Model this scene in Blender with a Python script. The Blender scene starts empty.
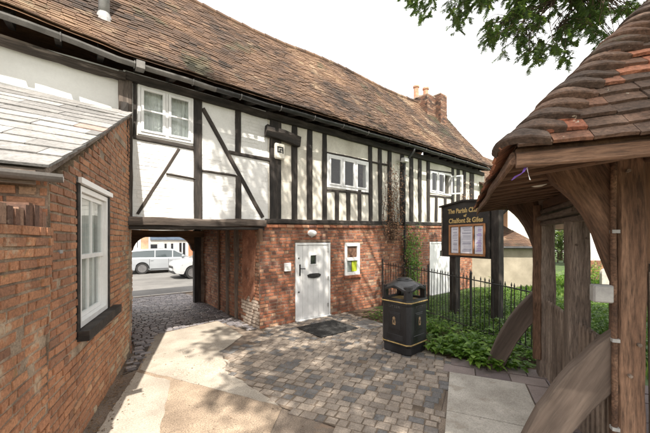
import bpy, math, random
from mathutils import Vector, Matrix, noise
random.seed(11)
R = math.radians
S = bpy.context.scene
COL = S.collection
rnd = random.random
def U(a, b): return a + (b - a) * rnd()
def nz(x, y=0., z=0.): return noise.noise(Vector((x, y, z)))

# ------------------------------------------------------------------ camera frame (used to measure points on real planes)
F_, H_, CX, CH = 308., 240., 325., 2.0
YAW = math.pi / 2 - math.atan((710 - CX) / F_)
VX, VY = math.sin(YAW), math.cos(YAW)
def ray(px, py):
    t = (px - CX) / F_
    return (VX + t * VY, VY - t * VX, (H_ - py) / F_)
def G(px, py, z=0.):
    d = ray(px, py); s = (z - CH) / d[2]
    return (s * d[0], s * d[1])
def W(px, py, Y=6.28):
    d = ray(px, py); s = Y / d[1]
    return (s * d[0], CH + s * d[2])          # X, Z on the plane y = Y
def V3(px, py, d):
    r = ray(px, py)
    return Vector((r[0] * d, r[1] * d, CH + r[2] * d))

# ------------------------------------------------------------------ object helpers
def setp(o, parent, local=False):
    if parent is None: return
    o.parent = parent
    if not local:
        o.matrix_parent_inverse = world_of(parent).inverted()
def world_of(p):
    if p.parent is None: return p.matrix_basis.copy()
    return world_of(p.parent) @ p.matrix_parent_inverse @ p.matrix_basis
def tag(o, label=None, cat=None, group=None, kind=None):
    if label: o['label'] = label
    if cat: o['category'] = cat
    if group: o['group'] = group
    if kind: o['kind'] = kind
    return o
def thing(name, label, cat, loc=(0, 0, 0), rz=0., group=None):
    o = bpy.data.objects.new(name, None); COL.objects.link(o)
    o.empty_display_size = .2
    o.location = loc; o.rotation_euler = (0, 0, rz)
    return tag(o, label, cat, group)
def copy_tree(o, parent=None):
    c = o.copy(); COL.objects.link(c)
    if parent is not None: c.parent = parent
    for ch in list(o.children): copy_tree(ch, c)
    return c

class MB:
    def __init__(s): s.v = []; s.f = []; s.m = []; s.r = []
    def add(s, vs, fs, m=0, r=0.5):
        b = len(s.v); s.v.extend(tuple(v) for v in vs)
        for f in fs:
            s.f.append(tuple(i + b for i in f)); s.m.append(m); s.r.append(r)
        return s
    def box(s, x0, x1, y0, y1, z0, z1, m=0, r=.5):
        return s.add([(x0,y0,z0),(x1,y0,z0),(x1,y1,z0),(x0,y1,z0),(x0,y0,z1),(x1,y0,z1),(x1,y1,z1),(x0,y1,z1)],
              [(0,3,2,1),(4,5,6,7),(0,1,5,4),(1,2,6,5),(2,3,7,6),(3,0,4,7)], m, r)
    def hexa(s, lo, hi, m=0, r=.5):      # lo, hi: 4 points each (ccw seen from hi)
        return s.add(list(lo) + list(hi), [(0,3,2,1),(4,5,6,7),(0,1,5,4),(1,2,6,5),(2,3,7,6),(3,0,4,7)], m, r)
    def cbox(s, x0, x1, y0, y1, z0, z1, c=.01, m=0, r=.5):   # box with chamfered edges (all 12)
        X=(x0,x1);Y=(y0,y1);Z=(z0,z1);vs=[];idx={}
        for i in (0,1):
            for j in (0,1):
                for k in (0,1):
                    sx=c if i==0 else -c; sy=c if j==0 else -c; sz=c if k==0 else -c
                    for ax in range(3):
                        p=[X[i]+sx,Y[j]+sy,Z[k]+sz]
                        p[ax]=(X[i],Y[j],Z[k])[ax]
                        idx[(i,j,k,ax)]=len(vs); vs.append(tuple(p))
        fs=[]
        for ax in range(3):
            for e in (0,1):
                o=[a for a in range(3) if a!=ax]
                q=[]
                for (u,w) in ((0,0),(1,0),(1,1),(0,1)):
                    t=[0,0,0];t[ax]=e;t[o[0]]=u;t[o[1]]=w
                    q.append(idx[(t[0],t[1],t[2],ax)])
                flip = (e==0) ^ (ax==1)
                fs.append(tuple(reversed(q)) if flip else tuple(q))
        for ax in range(3):
            o=[a for a in range(3) if a!=ax]
            for u in (0,1):
                for w in (0,1):
                    t0=[0,0,0];t1=[0,0,0];t0[o[0]]=t1[o[0]]=u;t0[o[1]]=t1[o[1]]=w;t0[ax]=0;t1[ax]=1
                    fs.append((idx[(*t0,o[0])],idx[(*t1,o[0])],idx[(*t1,o[1])],idx[(*t0,o[1])]))
        for i in (0,1):
            for j in (0,1):
                for k in (0,1):
                    fs.append((idx[(i,j,k,0)],idx[(i,j,k,1)],idx[(i,j,k,2)]))
        return s.add(vs,fs,m,r)
    def tube(s, pts, rad, n=8, m=0, r=.5, cap=True):
        pts=[Vector(p) for p in pts]
        if not isinstance(rad,(list,tuple)): rad=[rad]*len(pts)
        vs=[];fs=[];prev=None
        for i,p in enumerate(pts):
            d=(pts[min(i+1,len(pts)-1)]-pts[max(i-1,0)])
            if d.length<1e-9: d=Vector((0,0,1))
            d.normalize()
            if prev is None:
                up=Vector((0,0,1)) if abs(d.z)<.9 else Vector((1,0,0))
                x=d.cross(up).normalized()
            else:
                x=(prev-d*prev.dot(d)); x.normalize()
            prev=x;y=d.cross(x)
            for k in range(n):
                a=2*math.pi*k/n
                vs.append(p+(x*math.cos(a)+y*math.sin(a))*rad[i])
        for i in range(len(pts)-1):
            for k in range(n):
                a=i*n+k;b=i*n+(k+1)%n
                fs.append((a,b,b+n,a+n))
        if cap:
            fs.append(tuple(reversed(range(n)))); fs.append(tuple(range((len(pts)-1)*n,len(pts)*n)))
        return s.add(vs,fs,m,r)
    def lathe(s, prof, n=16, c=(0,0,0), axis='z', m=0, r=.5):
        vs=[];fs=[]
        for (q,h) in prof:
            for k in range(n):
                a=2*math.pi*k/n
                p=(q*math.cos(a),q*math.sin(a),h)
                if axis=='y': p=(p[0],p[2],p[1])
                if axis=='x': p=(p[2],p[0],p[1])
                vs.append((p[0]+c[0],p[1]+c[1],p[2]+c[2]))
        for i in range(len(prof)-1):
            for k in range(n):
                a=i*n+k;b=i*n+(k+1)%n
                fs.append((a,b,b+n,a+n))
        fs.append(tuple(reversed(range(n)))); fs.append(tuple(range((len(prof)-1)*n,len(prof)*n)))
        return s.add(vs,fs,m,r)
    def prism(s, poly, fn, d0, d1, m=0, r=.5):   # poly in (u,w); fn(u,w,d) -> xyz
        n=len(poly)
        vs=[fn(u,w,d0) for u,w in poly]+[fn(u,w,d1) for u,w in poly]
        fs=[tuple(reversed(range(n))),tuple(range(n,2*n))]+[(i,(i+1)%n,(i+1)%n+n,i+n) for i in range(n)]
        return s.add(vs,fs,m,r)
    def build(s, name, mats, parent=None, local=False, smooth=False):
        me=bpy.data.meshes.new(name); me.from_pydata(s.v,[],s.f)
        if not isinstance(mats,(list,tuple)): mats=[mats]
        for m in mats: me.materials.append(m)
        me.polygons.foreach_set('material_index',s.m)
        at=me.attributes.new('rnd','FLOAT','FACE'); at.data.foreach_set('value',s.r)
        if smooth: me.polygons.foreach_set('use_smooth',[True]*len(s.f))
        me.update()
        o=bpy.data.objects.new(name,me); COL.objects.link(o)
        setp(o,parent,local)
        return o

def beam(name, p0, p1, w, h, mat, parent=None, local=False, up=(0,0,1), jit=.006, seg=.18, ch=.012, bow=0.):
    """one hewn timber: local x runs along the grain; w across, h along up"""
    p0=Vector(p0);p1=Vector(p1);L=(p1-p0).length;x=(p1-p0)/L
    upv=Vector(up);y=upv.cross(x)
    if y.length<1e-4: y=Vector((0,1,0)).cross(x)
    y.normalize();z=x.cross(y)
    n=max(2,int(L/seg)+1);vs=[];fs=[];sd=U(0,99)
    c=min(ch,w*.3,h*.3)
    base=[(-w/2,-h/2+c),(-w/2+c,-h/2),(w/2-c,-h/2),(w/2,-h/2+c),(w/2,h/2-c),(w/2-c,h/2),(-w/2+c,h/2),(-w/2,h/2-c)]
    for i in range(n+1):
        t=i/n
        oy=nz(sd,t*L*1.3)*jit*2.2; oz=nz(sd+7,t*L*1.3)*jit*2.2+bow*math.sin(math.pi*t)
        for k,(a,b) in enumerate(base):
            vs.append((t*L,a+oy+nz(sd+k*.7,t*L*4)*jit,b+oz+nz(sd+k*.7+40,t*L*4)*jit))
    for i in range(n):
        for k in range(8):
            a=i*8+k;b=i*8+(k+1)%8
            fs.append((a,a+8,b+8,b))
    fs.append(tuple(range(8)));fs.append(tuple(reversed(range(n*8,n*8+8))))
    mb=MB();mb.add(vs,fs,0,rnd())
    o=mb.build(name,mat)
    M=Matrix((( x.x,y.x,z.x,p0.x),(x.y,y.y,z.y,p0.y),(x.z,y.z,z.z,p0.z),(0,0,0,1)))
    o.matrix_basis=M
    if parent is not None:
        o.parent=parent
        if not local: o.matrix_parent_inverse=world_of(parent).inverted()
    return o

# ------------------------------------------------------------------ materials
def mat(name, ramp, fac='rnd', nscale=8., namt=.25, fine=60., famt=.2, rough=.8, bump=.3, bdist=.01, patch=None,
        patch2=None, stretch=(1,1,1), metallic=0., spec=.5, coat=0., rrange=0.):
    """procedural material. ramp: [(pos,rgb)]; fac 'rnd' (per-face value), 'noise' or 'both'; patch=(rgb, scale, threshold, softness, amount)"""
    m=bpy.data.materials.new(name);m.use_nodes=True
    N=m.node_tree.nodes;L=m.node_tree.links
    b=N['Principled BSDF']
    tc=N.new('ShaderNodeTexCoord');mp=N.new('ShaderNodeMapping');mp.inputs['Scale'].default_value=stretch
    L.new(tc.outputs['Object'],mp.inputs['Vector'])
    def nt(sc,det=5.,ro=.6,dist=0.):
        n=N.new('ShaderNodeTexNoise');n.inputs['Scale'].default_value=sc;n.inputs['Detail'].default_value=det
        n.inputs['Roughness'].default_value=ro;n.inputs['Distortion'].default_value=dist
        L.new(mp.outputs[0],n.inputs['Vector']);return n.outputs['Fac']
    def math_(op,a,b_):
        n=N.new('ShaderNodeMath');n.operation=op
        for i,q in enumerate((a,b_)):
            if isinstance(q,(int,float)): n.inputs[i].default_value=q
            else: L.new(q,n.inputs[i])
        return n.outputs[0]
    n1=nt(nscale)
    cr=N.new('ShaderNodeValToRGB')
    e=cr.color_ramp.elements
    while len(e)>1: e.remove(e[-1])
    e[0].position=ramp[0][0];e[0].color=(*ramp[0][1],1)
    for p,c in ramp[1:]:
        q=e.new(p);q.color=(*c,1)
    if fac in('rnd','both'):
        at=N.new('ShaderNodeAttribute');at.attribute_name='rnd'
        if fac=='rnd': L.new(at.outputs['Fac'],cr.inputs[0])
        else:
            t=math_('ADD',math_('MULTIPLY',at.outputs['Fac'],.5),math_('SUBTRACT',math_('MULTIPLY',n1,1.3),.4))
            L.new(t,cr.inputs[0])
    else:
        t=math_('ADD',math_('MULTIPLY',math_('SUBTRACT',n1,.5),2.2),.5);L.new(t,cr.inputs[0])
    col=cr.outputs[0]
    def mixc(typ,f,a,b_):
        n=N.new('ShaderNodeMix');n.data_type='RGBA';n.blend_type=typ
        if isinstance(f,(int,float)): n.inputs[0].default_value=f
        else: L.new(f,n.inputs[0])
        for i,q in ((6,a),(7,b_)):
            if isinstance(q,tuple): n.inputs[i].default_value=(*q,1)
            else: L.new(q,n.inputs[i])
        return n.outputs[2]
    def scal(f,amt):   # noise -> multiplier colour around 1
        mr=N.new('ShaderNodeMapRange');mr.inputs[1].default_value=.3;mr.inputs[2].default_value=.7
        mr.inputs[3].default_value=1-amt;mr.inputs[4].default_value=1+amt;mr.clamp=False
        L.new(f,mr.inputs[0]);return mr.outputs[0]
    if namt: col=mixc('MULTIPLY',1.,col,scal(n1,namt))
    nf=nt(fine,4.,.7)
    if famt: col=mixc('MULTIPLY',1.,col,scal(nf,famt))
    for pt in (patch,patch2):
        if pt:
            pn=nt(pt[1],6.,.65,.3)
            mr=N.new('ShaderNodeMapRange');mr.interpolation_type='SMOOTHSTEP'
            mr.inputs[1].default_value=pt[2];mr.inputs[2].default_value=pt[2]+pt[3];mr.inputs[3].default_value=0;mr.inputs[4].default_value=pt[4]
            L.new(pn,mr.inputs[0])
            col=mixc('MIX',mr.outputs[0],col,pt[0])
    L.new(col,b.inputs['Base Color'])
    b.inputs['Roughness'].default_value=rough;b.inputs['Metallic'].default_value=metallic
    b.inputs['Specular IOR Level'].default_value=spec
    if coat: b.inputs['Coat Weight'].default_value=coat
    if rrange:
        mr=N.new('ShaderNodeMapRange');mr.inputs[1].default_value=.35;mr.inputs[2].default_value=.65
        mr.inputs[3].default_value=rough-rrange;mr.inputs[4].default_value=rough+rrange;L.new(n1,mr.inputs[0]);L.new(mr.outputs[0],b.inputs['Roughness'])
    if bump:
        bp=N.new('ShaderNodeBump');bp.inputs['Strength'].default_value=bump;bp.inputs['Distance'].default_value=bdist
        hh=math_('ADD',math_('MULTIPLY',n1,.6),math_('MULTIPLY',nf,.5));L.new(hh,bp.inputs['Height']);L.new(bp.outputs[0],b.inputs['Normal'])
    return m

BR=[(0,(.14,.068,.05)),(.12,(.19,.08,.052)),(.35,(.26,.098,.054)),(.65,(.33,.125,.066)),(.88,(.38,.165,.088)),(1,(.4,.26,.17))]
BROLD=[(0,(.17,.095,.062)),(.2,(.26,.125,.072)),(.5,(.36,.17,.09)),(.8,(.42,.21,.11)),(.93,(.42,.28,.17)),(1,(.46,.36,.24))]
BRDK=[(0,(.06,.04,.034)),(.4,(.14,.075,.05)),(.8,(.2,.10,.065)),(1,(.3,.2,.14))]
M={}
M['brick']=mat('brick_red',BR,'rnd',2.,.3,55,.4,.9,.8,.007,patch=((.34,.25,.18),2.6,.58,.14,.5),patch2=((.07,.045,.035),3.4,.56,.16,.55))
M['brick_old']=mat('brick_weathered',BROLD,'rnd',1.1,.2,45,.32,.9,.9,.008,patch=((.2,.12,.08),1.3,.58,.16,.35),patch2=((.46,.36,.25),6.,.62,.1,.35))
M['brick_orange']=mat('brick_passage',[(0,(.17,.07,.045)),(.4,(.34,.145,.08)),(.8,(.43,.22,.13)),(1,(.4,.32,.23))],'rnd',1.6,.22,50,.35,.9,.8,.008,patch=((.5,.41,.32),2.6,.57,.12,.55))
M['brick_dark']=mat('brick_dark',BRDK,'rnd',2.,.25,45,.35,.9,.9,.008,patch=((.38,.31,.23),5.,.6,.08,.5))
M['brick_mossy_dappled']=mat('brick_mossy_sun_dapple',BROLD,'rnd',1.5,.25,45,.38,.9,.9,.008,patch=((.46,.4,.29),4.,.56,.1,.7),patch2=((.14,.15,.06),5.,.6,.1,.6))  # pale patches are sun dapples painted into the brick colour; green ones are moss
M['mortar']=mat('mortar_lime',[(0,(.15,.1,.072)),(1,(.3,.22,.165))],'noise',3.,.25,60,.35,.95,.7,.007,patch2=((.07,.045,.035),3.4,.56,.16,.5))
M['mortar_dark']=mat('mortar_sooty',[(0,(.17,.125,.09)),(1,(.38,.3,.22))],'noise',4.,.25,60,.35,.95,.8,.007)
M['timber_black']=mat('timber_black',[(0,(.012,.010,.009)),(.6,(.03,.024,.02)),(1,(.06,.048,.04))],'noise',5.,.3,30,.45,.8,.8,.008,stretch=(.25,1.6,1.6),patch=((.13,.105,.085),9.,.66,.05,.45))
M['timber_worn']=mat('timber_black_worn',[(0,(.02,.016,.013)),(.5,(.06,.046,.037)),(1,(.15,.12,.1))],'noise',3.5,.3,26,.5,.85,.9,.01,stretch=(.15,1.6,1.6),patch=((.24,.2,.17),5.,.58,.06,.6))
M['timber_oak']=mat('timber_oak',[(0,(.06,.032,.019)),(.5,(.135,.075,.045)),(1,(.22,.135,.086))],'noise',3.2,.3,60,.6,.85,1.6,.012,stretch=(.12,1.1,1.1),patch=((.22,.17,.135),2.5,.58,.12,.45),patch2=((.03,.018,.012),16.,.64,.03,.6))
M['timber_grey']=mat('timber_oak_weathered',[(0,(.085,.062,.047)),(.5,(.165,.127,.1)),(1,(.27,.22,.18))],'noise',3.2,.25,60,.6,.88,1.6,.012,stretch=(.12,1.1,1.1),patch=((.10,.066,.045),2.5,.58,.1,.5),patch2=((.04,.028,.02),16.,.64,.03,.6))
M['oak_plank']=mat('oak_sawn',[(0,(.08,.038,.02)),(.5,(.17,.087,.046)),(1,(.26,.145,.082))],'noise',2.,.25,30,.4,.8,1.,.01,stretch=(1.2,.7,.4),patch2=((.04,.022,.013),10.,.64,.03,.7))
M['grey_plank']=mat('weathered_oak_sawn',[(0,(.1,.072,.055)),(.5,(.19,.145,.112)),(1,(.28,.225,.18))],'noise',2.,.2,40,.3,.85,.9,.008,stretch=(2.,1.1,.45),patch=((.07,.045,.03),12.,.67,.03,.6))
M['strut_oak']=mat('strut_oak',[(0,(.07,.05,.038)),(.5,(.135,.102,.08)),(1,(.2,.16,.13))],'noise',2.2,.22,26,.28,.88,1.2,.012,stretch=(.1,1.3,1.3),patch=((.24,.2,.165),1.6,.56,.14,.45),patch2=((.03,.021,.015),11.,.64,.025,.75))
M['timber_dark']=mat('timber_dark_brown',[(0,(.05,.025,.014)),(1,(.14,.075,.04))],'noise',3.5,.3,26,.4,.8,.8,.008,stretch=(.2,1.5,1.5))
M['whitewall']=mat('white_painted_infill',[(0,(.68,.67,.64)),(1,(.84,.84,.82))],'noise',1.6,.05,40,.05,.75,.4,.006,patch=((.55,.5,.43),3.,.68,.08,.4))
M['render_white']=mat('white_render',[(0,(.74,.73,.7)),(1,(.86,.86,.84))],'noise',.8,.04,30,.03,.8,.3,.006,patch=((.6,.56,.5),1.3,.66,.1,.4))
M['cream']=mat('cream_render',[(0,(.58,.54,.46)),(1,(.76,.73,.65))],'noise',1.8,.08,35,.08,.85,.9,.012,patch=((.42,.36,.28),3.,.6,.08,.4),patch2=((.3,.25,.19),9.,.68,.03,.5))
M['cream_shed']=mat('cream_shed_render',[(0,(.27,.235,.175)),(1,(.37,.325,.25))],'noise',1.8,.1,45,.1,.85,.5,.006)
M['plaster_red']=mat('reddish_plaster',[(0,(.2,.085,.05)),(.5,(.33,.145,.085)),(1,(.42,.25,.17))],'noise',2.5,.25,30,.35,.92,1.,.012,patch=((.42,.33,.25),3.,.6,.1,.5))
M['tan_brick']=mat('tan_brick',[(0,(.34,.22,.14)),(1,(.45,.31,.2))],'noise',2.,.15,20,.15,.9,.3)
M['white_paint']=mat('white_gloss_paint',[(0,(.74,.74,.73)),(1,(.84,.84,.83))],'noise',4.,.03,50,.03,.35,.1,.002,patch=((.5,.47,.42),9.,.72,.05,.4))
M['white_plain']=mat('white_plastic',[(0,(.72,.72,.7)),(1,(.8,.8,.78))],'noise',4.,.03,50,.02,.4,.0)
TR=[(0,(.024,.017,.013)),(.2,(.052,.033,.023)),(.45,(.10,.058,.036)),(.7,(.15,.088,.052)),(.88,(.2,.135,.082)),(1,(.28,.215,.14))]
M['tile']=mat('clay_tile_roof',TR,'both',.7,.25,50,.35,.9,.7,.006,patch=((.36,.27,.18),1.3,.57,.1,.42),patch2=((.055,.055,.028),1.1,.56,.1,.65),stretch=(1,.8,.8))
M['tile_near']=mat('clay_tile_mossy',[(0,(.065,.045,.034)),(.35,(.13,.078,.053)),(.6,(.2,.10,.063)),(.85,(.34,.13,.075)),(1,(.42,.19,.11))],'rnd',4.,.25,40,.5,.92,1.2,.014,patch=((.09,.08,.045),3.5,.59,.1,.65),patch2=((.48,.46,.36),13.,.66,.03,.75))
M['slate']=mat('stone_slate',[(0,(.16,.155,.15)),(.5,(.225,.218,.21)),(.96,(.31,.3,.29)),(.98,(.27,.2,.17)),(1,(.27,.2,.17))],'rnd',3.,.2,30,.3,.82,1.,.009,patch=((.35,.34,.32),4.,.6,.06,.5),patch2=((.12,.115,.1),6.,.61,.05,.55))
M['sett']=mat('stone_sett',[(0,(.12,.118,.117)),(.2,(.165,.157,.15)),(.28,(.22,.188,.158)),(.65,(.285,.24,.197)),(1,(.34,.285,.232))],'rnd',6.,.22,60,.38,.84,1.,.01,patch=((.29,.225,.17),1.6,.54,.16,.45),patch2=((.13,.105,.08),9.,.62,.05,.4))
M['sett_blue']=mat('blue_sett',[(0,(.12,.115,.125)),(.6,(.22,.205,.215)),(1,(.33,.3,.29))],'rnd',8.,.2,60,.3,.5,.8,.008,patch=((.34,.29,.25),2.,.62,.1,.35),rrange=.12)
M['joint']=mat('sandy_joint',[(0,(.1,.075,.055)),(1,(.2,.155,.115))],'noise',4.,.2,80,.4,.95,.8,.006,patch=((.07,.065,.04),2.,.58,.1,.6))
M['ground']=mat('worn_aggregate',[(0,(.14,.11,.088)),(1,(.25,.2,.155))],'noise',1.5,.2,75,.55,.93,1.,.008,patch=((.3,.2,.135),2.2,.55,.12,.6),patch2=((.07,.05,.035),4.,.58,.1,.55))
M['ground_dark']=mat('dark_joint',[(0,(.05,.042,.038)),(1,(.11,.095,.085))],'noise',4.,.2,80,.4,.95,.8,.006)
M['concrete']=mat('pale_concrete',[(0,(.33,.29,.24)),(1,(.45,.405,.34))],'noise',1.6,.12,60,.34,.92,.9,.007,patch=((.27,.22,.17),2.6,.57,.1,.4),patch2=((.15,.12,.09),9.,.63,.04,.55))
M['pebble']=mat('pebbled_concrete',[(0,(.24,.18,.13)),(1,(.38,.3,.22))],'noise',2.,.14,70,.65,.93,1.,.008,patch2=((.15,.11,.08),9.,.58,.06,.4))
M['slab']=mat('stone_slab',[(0,(.34,.31,.265)),(1,(.47,.44,.39))],'noise',2.5,.12,70,.28,.88,.7,.006,patch=((.25,.205,.155),3.,.57,.1,.5),patch2=((.15,.125,.1),11.,.66,.03,.5))
M['flag']=mat('purple_flagstone',[(0,(.15,.12,.12)),(1,(.27,.22,.2))],'rnd',3.,.15,90,.25,.85,.6,.005,patch=((.28,.21,.16),5.,.62,.08,.5))
M['soil']=mat('garden_soil',[(0,(.05,.033,.022)),(1,(.15,.095,.06))],'noise',6.,.3,60,.5,.97,1.,.02)
M['grass']=mat('grass_green',[(0,(.04,.075,.018)),(1,(.1,.15,.04))],'both',2.,.3,40,.3,.85,.6,.01)
M['asphalt']=mat('road_asphalt',[(0,(.10,.097,.093)),(1,(.17,.165,.155))],'noise',.6,.12,90,.3,.9,.5,.006)
M['kerb']=mat('kerb_stone',[(0,(.3,.28,.25)),(1,(.45,.42,.38))],'noise',3.,.1,60,.2,.85,.4,.004)
M['black_iron']=mat('black_iron',[(0,(.012,.012,.012)),(1,(.03,.028,.026))],'noise',8.,.2,60,.3,.5,.3,.003,patch=((.1,.05,.03),9.,.66,.05,.5))
M['bin_black']=mat('bin_black_plastic',[(0,(.014,.014,.016)),(1,(.03,.031,.034))],'noise',3.,.2,60,.2,.42,.25,.003,patch=((.11,.11,.115),3.,.62,.14,.5),rrange=.12,stretch=(1,1,.35))
M['gold']=mat('gold_paint',[(0,(.42,.29,.11)),(1,(.62,.45,.19))],'noise',20.,.2,90,.2,.45,.1,.002)
M['bronze']=mat('faded_gold',[(0,(.22,.15,.08)),(1,(.38,.26,.15))],'noise',30.,.3,90,.2,.6,.1,.002)
M['gutter']=mat('grey_gutter',[(0,(.10,.095,.09)),(1,(.19,.18,.17))],'noise',4.,.15,60,.15,.6,.2,.003)
M['gutter_black']=mat('black_gutter',[(0,(.02,.02,.022)),(1,(.05,.05,.05))],'noise',4.,.15,60,.15,.45,.2,.003)
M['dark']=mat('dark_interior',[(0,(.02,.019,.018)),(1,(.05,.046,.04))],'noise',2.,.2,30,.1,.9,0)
M['curtain']=mat('net_curtain',[(0,(.6,.61,.58)),(1,(.74,.75,.71))],'noise',5.,.15,30,.1,.9,.3,.01,stretch=(3,3,.4))
M['mat']=mat('door_mat_rubber',[(0,(.02,.02,.02)),(1,(.05,.05,.048))],'noise',20.,.2,200,.4,.95,1.,.006)
M['gold_leaf']=M['gold']
M['pine']=mat('varnished_frame',[(0,(.32,.14,.06)),(1,(.42,.21,.1))],'noise',3.,.2,40,.2,.5,.2,.003)
M['board_black']=mat('black_board',[(0,(.012,.011,.011)),(1,(.03,.027,.025))],'noise',3.,.2,60,.2,.5,.2,.002)
M['paper']=mat('paper',[(0,(.66,.66,.74)),(1,(.78,.78,.84))],'noise',3.,.03,20,.02,.6,0)
M['ink']=mat('printed_ink',[(0,(.2,.2,.28)),(1,(.3,.3,.4))],'noise',3.,.1,20,.02,.7,0)
M['ink_purple']=mat('purple_ink',[(0,(.3,.18,.5)),(1,(.4,.25,.6))],'noise',3.,.1,20,.02,.7,0)
M['chrome']=mat('bare_metal',[(0,(.5,.5,.5)),(1,(.65,.65,.65))],'noise',9.,.1,60,.1,.35,.1,.002,metallic=.9)
M['greybox']=mat('grey_plastic',[(0,(.3,.3,.29)),(1,(.4,.4,.38))],'noise',6.,.12,60,.1,.6,.1,.002)
M['lead']=mat('lead_pipe',[(0,(.2,.2,.2)),(1,(.32,.32,.32))],'noise',6.,.15,60,.1,.6,.2,.003)
M['lead_dull']=mat('worn_lettering',[(0,(.06,.058,.055)),(1,(.1,.095,.09))],'noise',20.,.3,60,.2,.6,0)
M['pot']=mat('terracotta_pot',[(0,(.42,.2,.12)),(1,(.58,.33,.22))],'noise',6.,.15,60,.15,.85,.3,.004)
M['leaf_yew']=mat('yew_needles',[(0,(.03,.06,.018)),(.6,(.07,.12,.032)),(.93,(.13,.19,.045)),(1,(.28,.3,.06))],'rnd',3.,.2,30,.1,.6,0)
M['leaf']=mat('broad_leaf',[(0,(.06,.13,.018)),(.6,(.14,.26,.035)),(1,(.25,.38,.07))],'rnd',6.,.15,40,.15,.5,.2,.003)
M['leaf_dark']=mat('ivy_leaf',[(0,(.035,.08,.016)),(.7,(.10,.18,.035)),(1,(.2,.28,.06))],'rnd',6.,.15,40,.15,.55,.2,.003)
M['leaf_tree']=mat('tree_leaf',[(0,(.035,.06,.014)),(.6,(.07,.11,.03)),(1,(.13,.17,.05))],'rnd',6.,.15,40,.15,.6,0)
M['dead']=mat('dead_creeper_leaf',[(0,(.08,.04,.025)),(.6,(.19,.1,.055)),(1,(.3,.19,.1))],'rnd',6.,.15,40,.15,.9,0)
M['litter']=mat('fallen_leaves',[(0,(.07,.04,.02)),(1,(.25,.16,.08))],'rnd',6.,.15,40,.15,.9,0)
M['bark']=mat('bark_brown',[(0,(.05,.03,.022)),(1,(.13,.085,.06))],'noise',5.,.3,30,.4,.95,1.,.02,stretch=(1,1,.4))
M['car_paint']=mat('car_paint_silver_white',[(0,(.29,.31,.33)),(1,(.32,.34,.36))],'noise',1.,.01,10,.0,.28,0,coat=.6)
M['car_paint2']=mat('car_paint_white',[(0,(.42,.43,.44)),(1,(.46,.47,.48))],'noise',1.,.01,10,.0,.28,0,coat=.6)
M['tyre']=mat('tyre_rubber',[(0,(.015,.015,.015)),(1,(.03,.03,.03))],'noise',9.,.1,60,.1,.8,0)
M['rim']=mat('alloy_rim',[(0,(.3,.3,.31)),(1,(.4,.4,.41))],'noise',9.,.05,60,.0,.3,0,metallic=.8)
M['trim']=mat('black_trim',[(0,(.015,.015,.016)),(1,(.025,.025,.027))],'noise',9.,.1,60,.1,.5,0)
M['red']=mat('tail_lamp_red',[(0,(.35,.01,.01)),(1,(.45,.02,.02))],'noise',9.,.1,60,.0,.2,0)
M['lampglass']=mat('headlamp_lens',[(0,(.3,.32,.34)),(1,(.45,.47,.5))],'noise',9.,.1,60,.0,.12,0)
M['yellow']=mat('poster_yellow',[(0,(.55,.6,.03)),(1,(.65,.7,.05))],'noise',4.,.05,60,.0,.7,0)
M['brownp']=mat('poster_brown',[(0,(.12,.05,.035)),(1,(.3,.16,.1))],'noise',14.,.3,60,.2,.7,0)
M['purple']=mat('purple_ribbon',[(0,(.14,.07,.4)),(1,(.24,.13,.55))],'noise',14.,.2,60,.0,.6,0)
M['blue']=mat('blue_fascia',[(0,(.07,.1,.16)),(1,(.1,.14,.2))],'noise',4.,.05,60,.0,.6,0)
M['shopwhite']=mat('shop_render',[(0,(.40,.385,.36)),(1,(.5,.485,.46))],'noise',.7,.05,30,.04,.85,.1)
def glass(name, col=(.02,.022,.025), rough=.04):
    m=bpy.data.materials.new(name);m.use_nodes=True;b=m.node_tree.nodes['Principled BSDF']
    b.inputs['Base Color'].default_value=(*col,1);b.inputs['Roughness'].default_value=rough
    b.inputs['Specular IOR Level'].default_value=.9
    N=m.node_tree.nodes;L=m.node_tree.links
    n=N.new('ShaderNodeTexNoise');n.inputs['Scale'].default_value=2.2
    tc=N.new('ShaderNodeTexCoord');L.new(tc.outputs['Object'],n.inputs['Vector'])
    bp=N.new('ShaderNodeBump');bp.inputs['Strength'].default_value=.06;bp.inputs['Distance'].default_value=.05
    L.new(n.outputs['Fac'],bp.inputs['Height']);L.new(bp.outputs[0],b.inputs['Normal'])
    return m
M['glass']=glass('window_glass_dark')
M['carglass']=glass('car_glass',(.05,.065,.07),.06)
def clear_glass(name):
    m=bpy.data.materials.new(name);m.use_nodes=True;N=m.node_tree.nodes;L=m.node_tree.links
    for n in list(N):
        if n.type!='OUTPUT_MATERIAL': N.remove(n)
    out=[n for n in N][0]
    t=N.new('ShaderNodeBsdfTransparent');t.inputs[0].default_value=(.93,.95,.95,1)
    g=N.new('ShaderNodeBsdfGlossy');g.inputs['Roughness'].default_value=.02
    fr=N.new('ShaderNodeFresnel');fr.inputs[0].default_value=1.6
    mx=N.new('ShaderNodeMixShader');ge=N.new('ShaderNodeNewGeometry');sb=N.new('ShaderNodeMath');sb.operation='SUBTRACT';sb.inputs[0].default_value=1;L.new(ge.outputs['Backfacing'],sb.inputs[1]);mu=N.new('ShaderNodeMath');mu.operation='MULTIPLY';L.new(fr.outputs[0],mu.inputs[0]);L.new(sb.outputs[0],mu.inputs[1]);L.new(mu.outputs[0],mx.inputs[0]);L.new(t.outputs[0],mx.inputs[1]);L.new(g.outputs[0],mx.inputs[2])
    L.new(mx.outputs[0],out.inputs['Surface']);return m
M['clear']=clear_glass('window_glass_clear')

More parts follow.
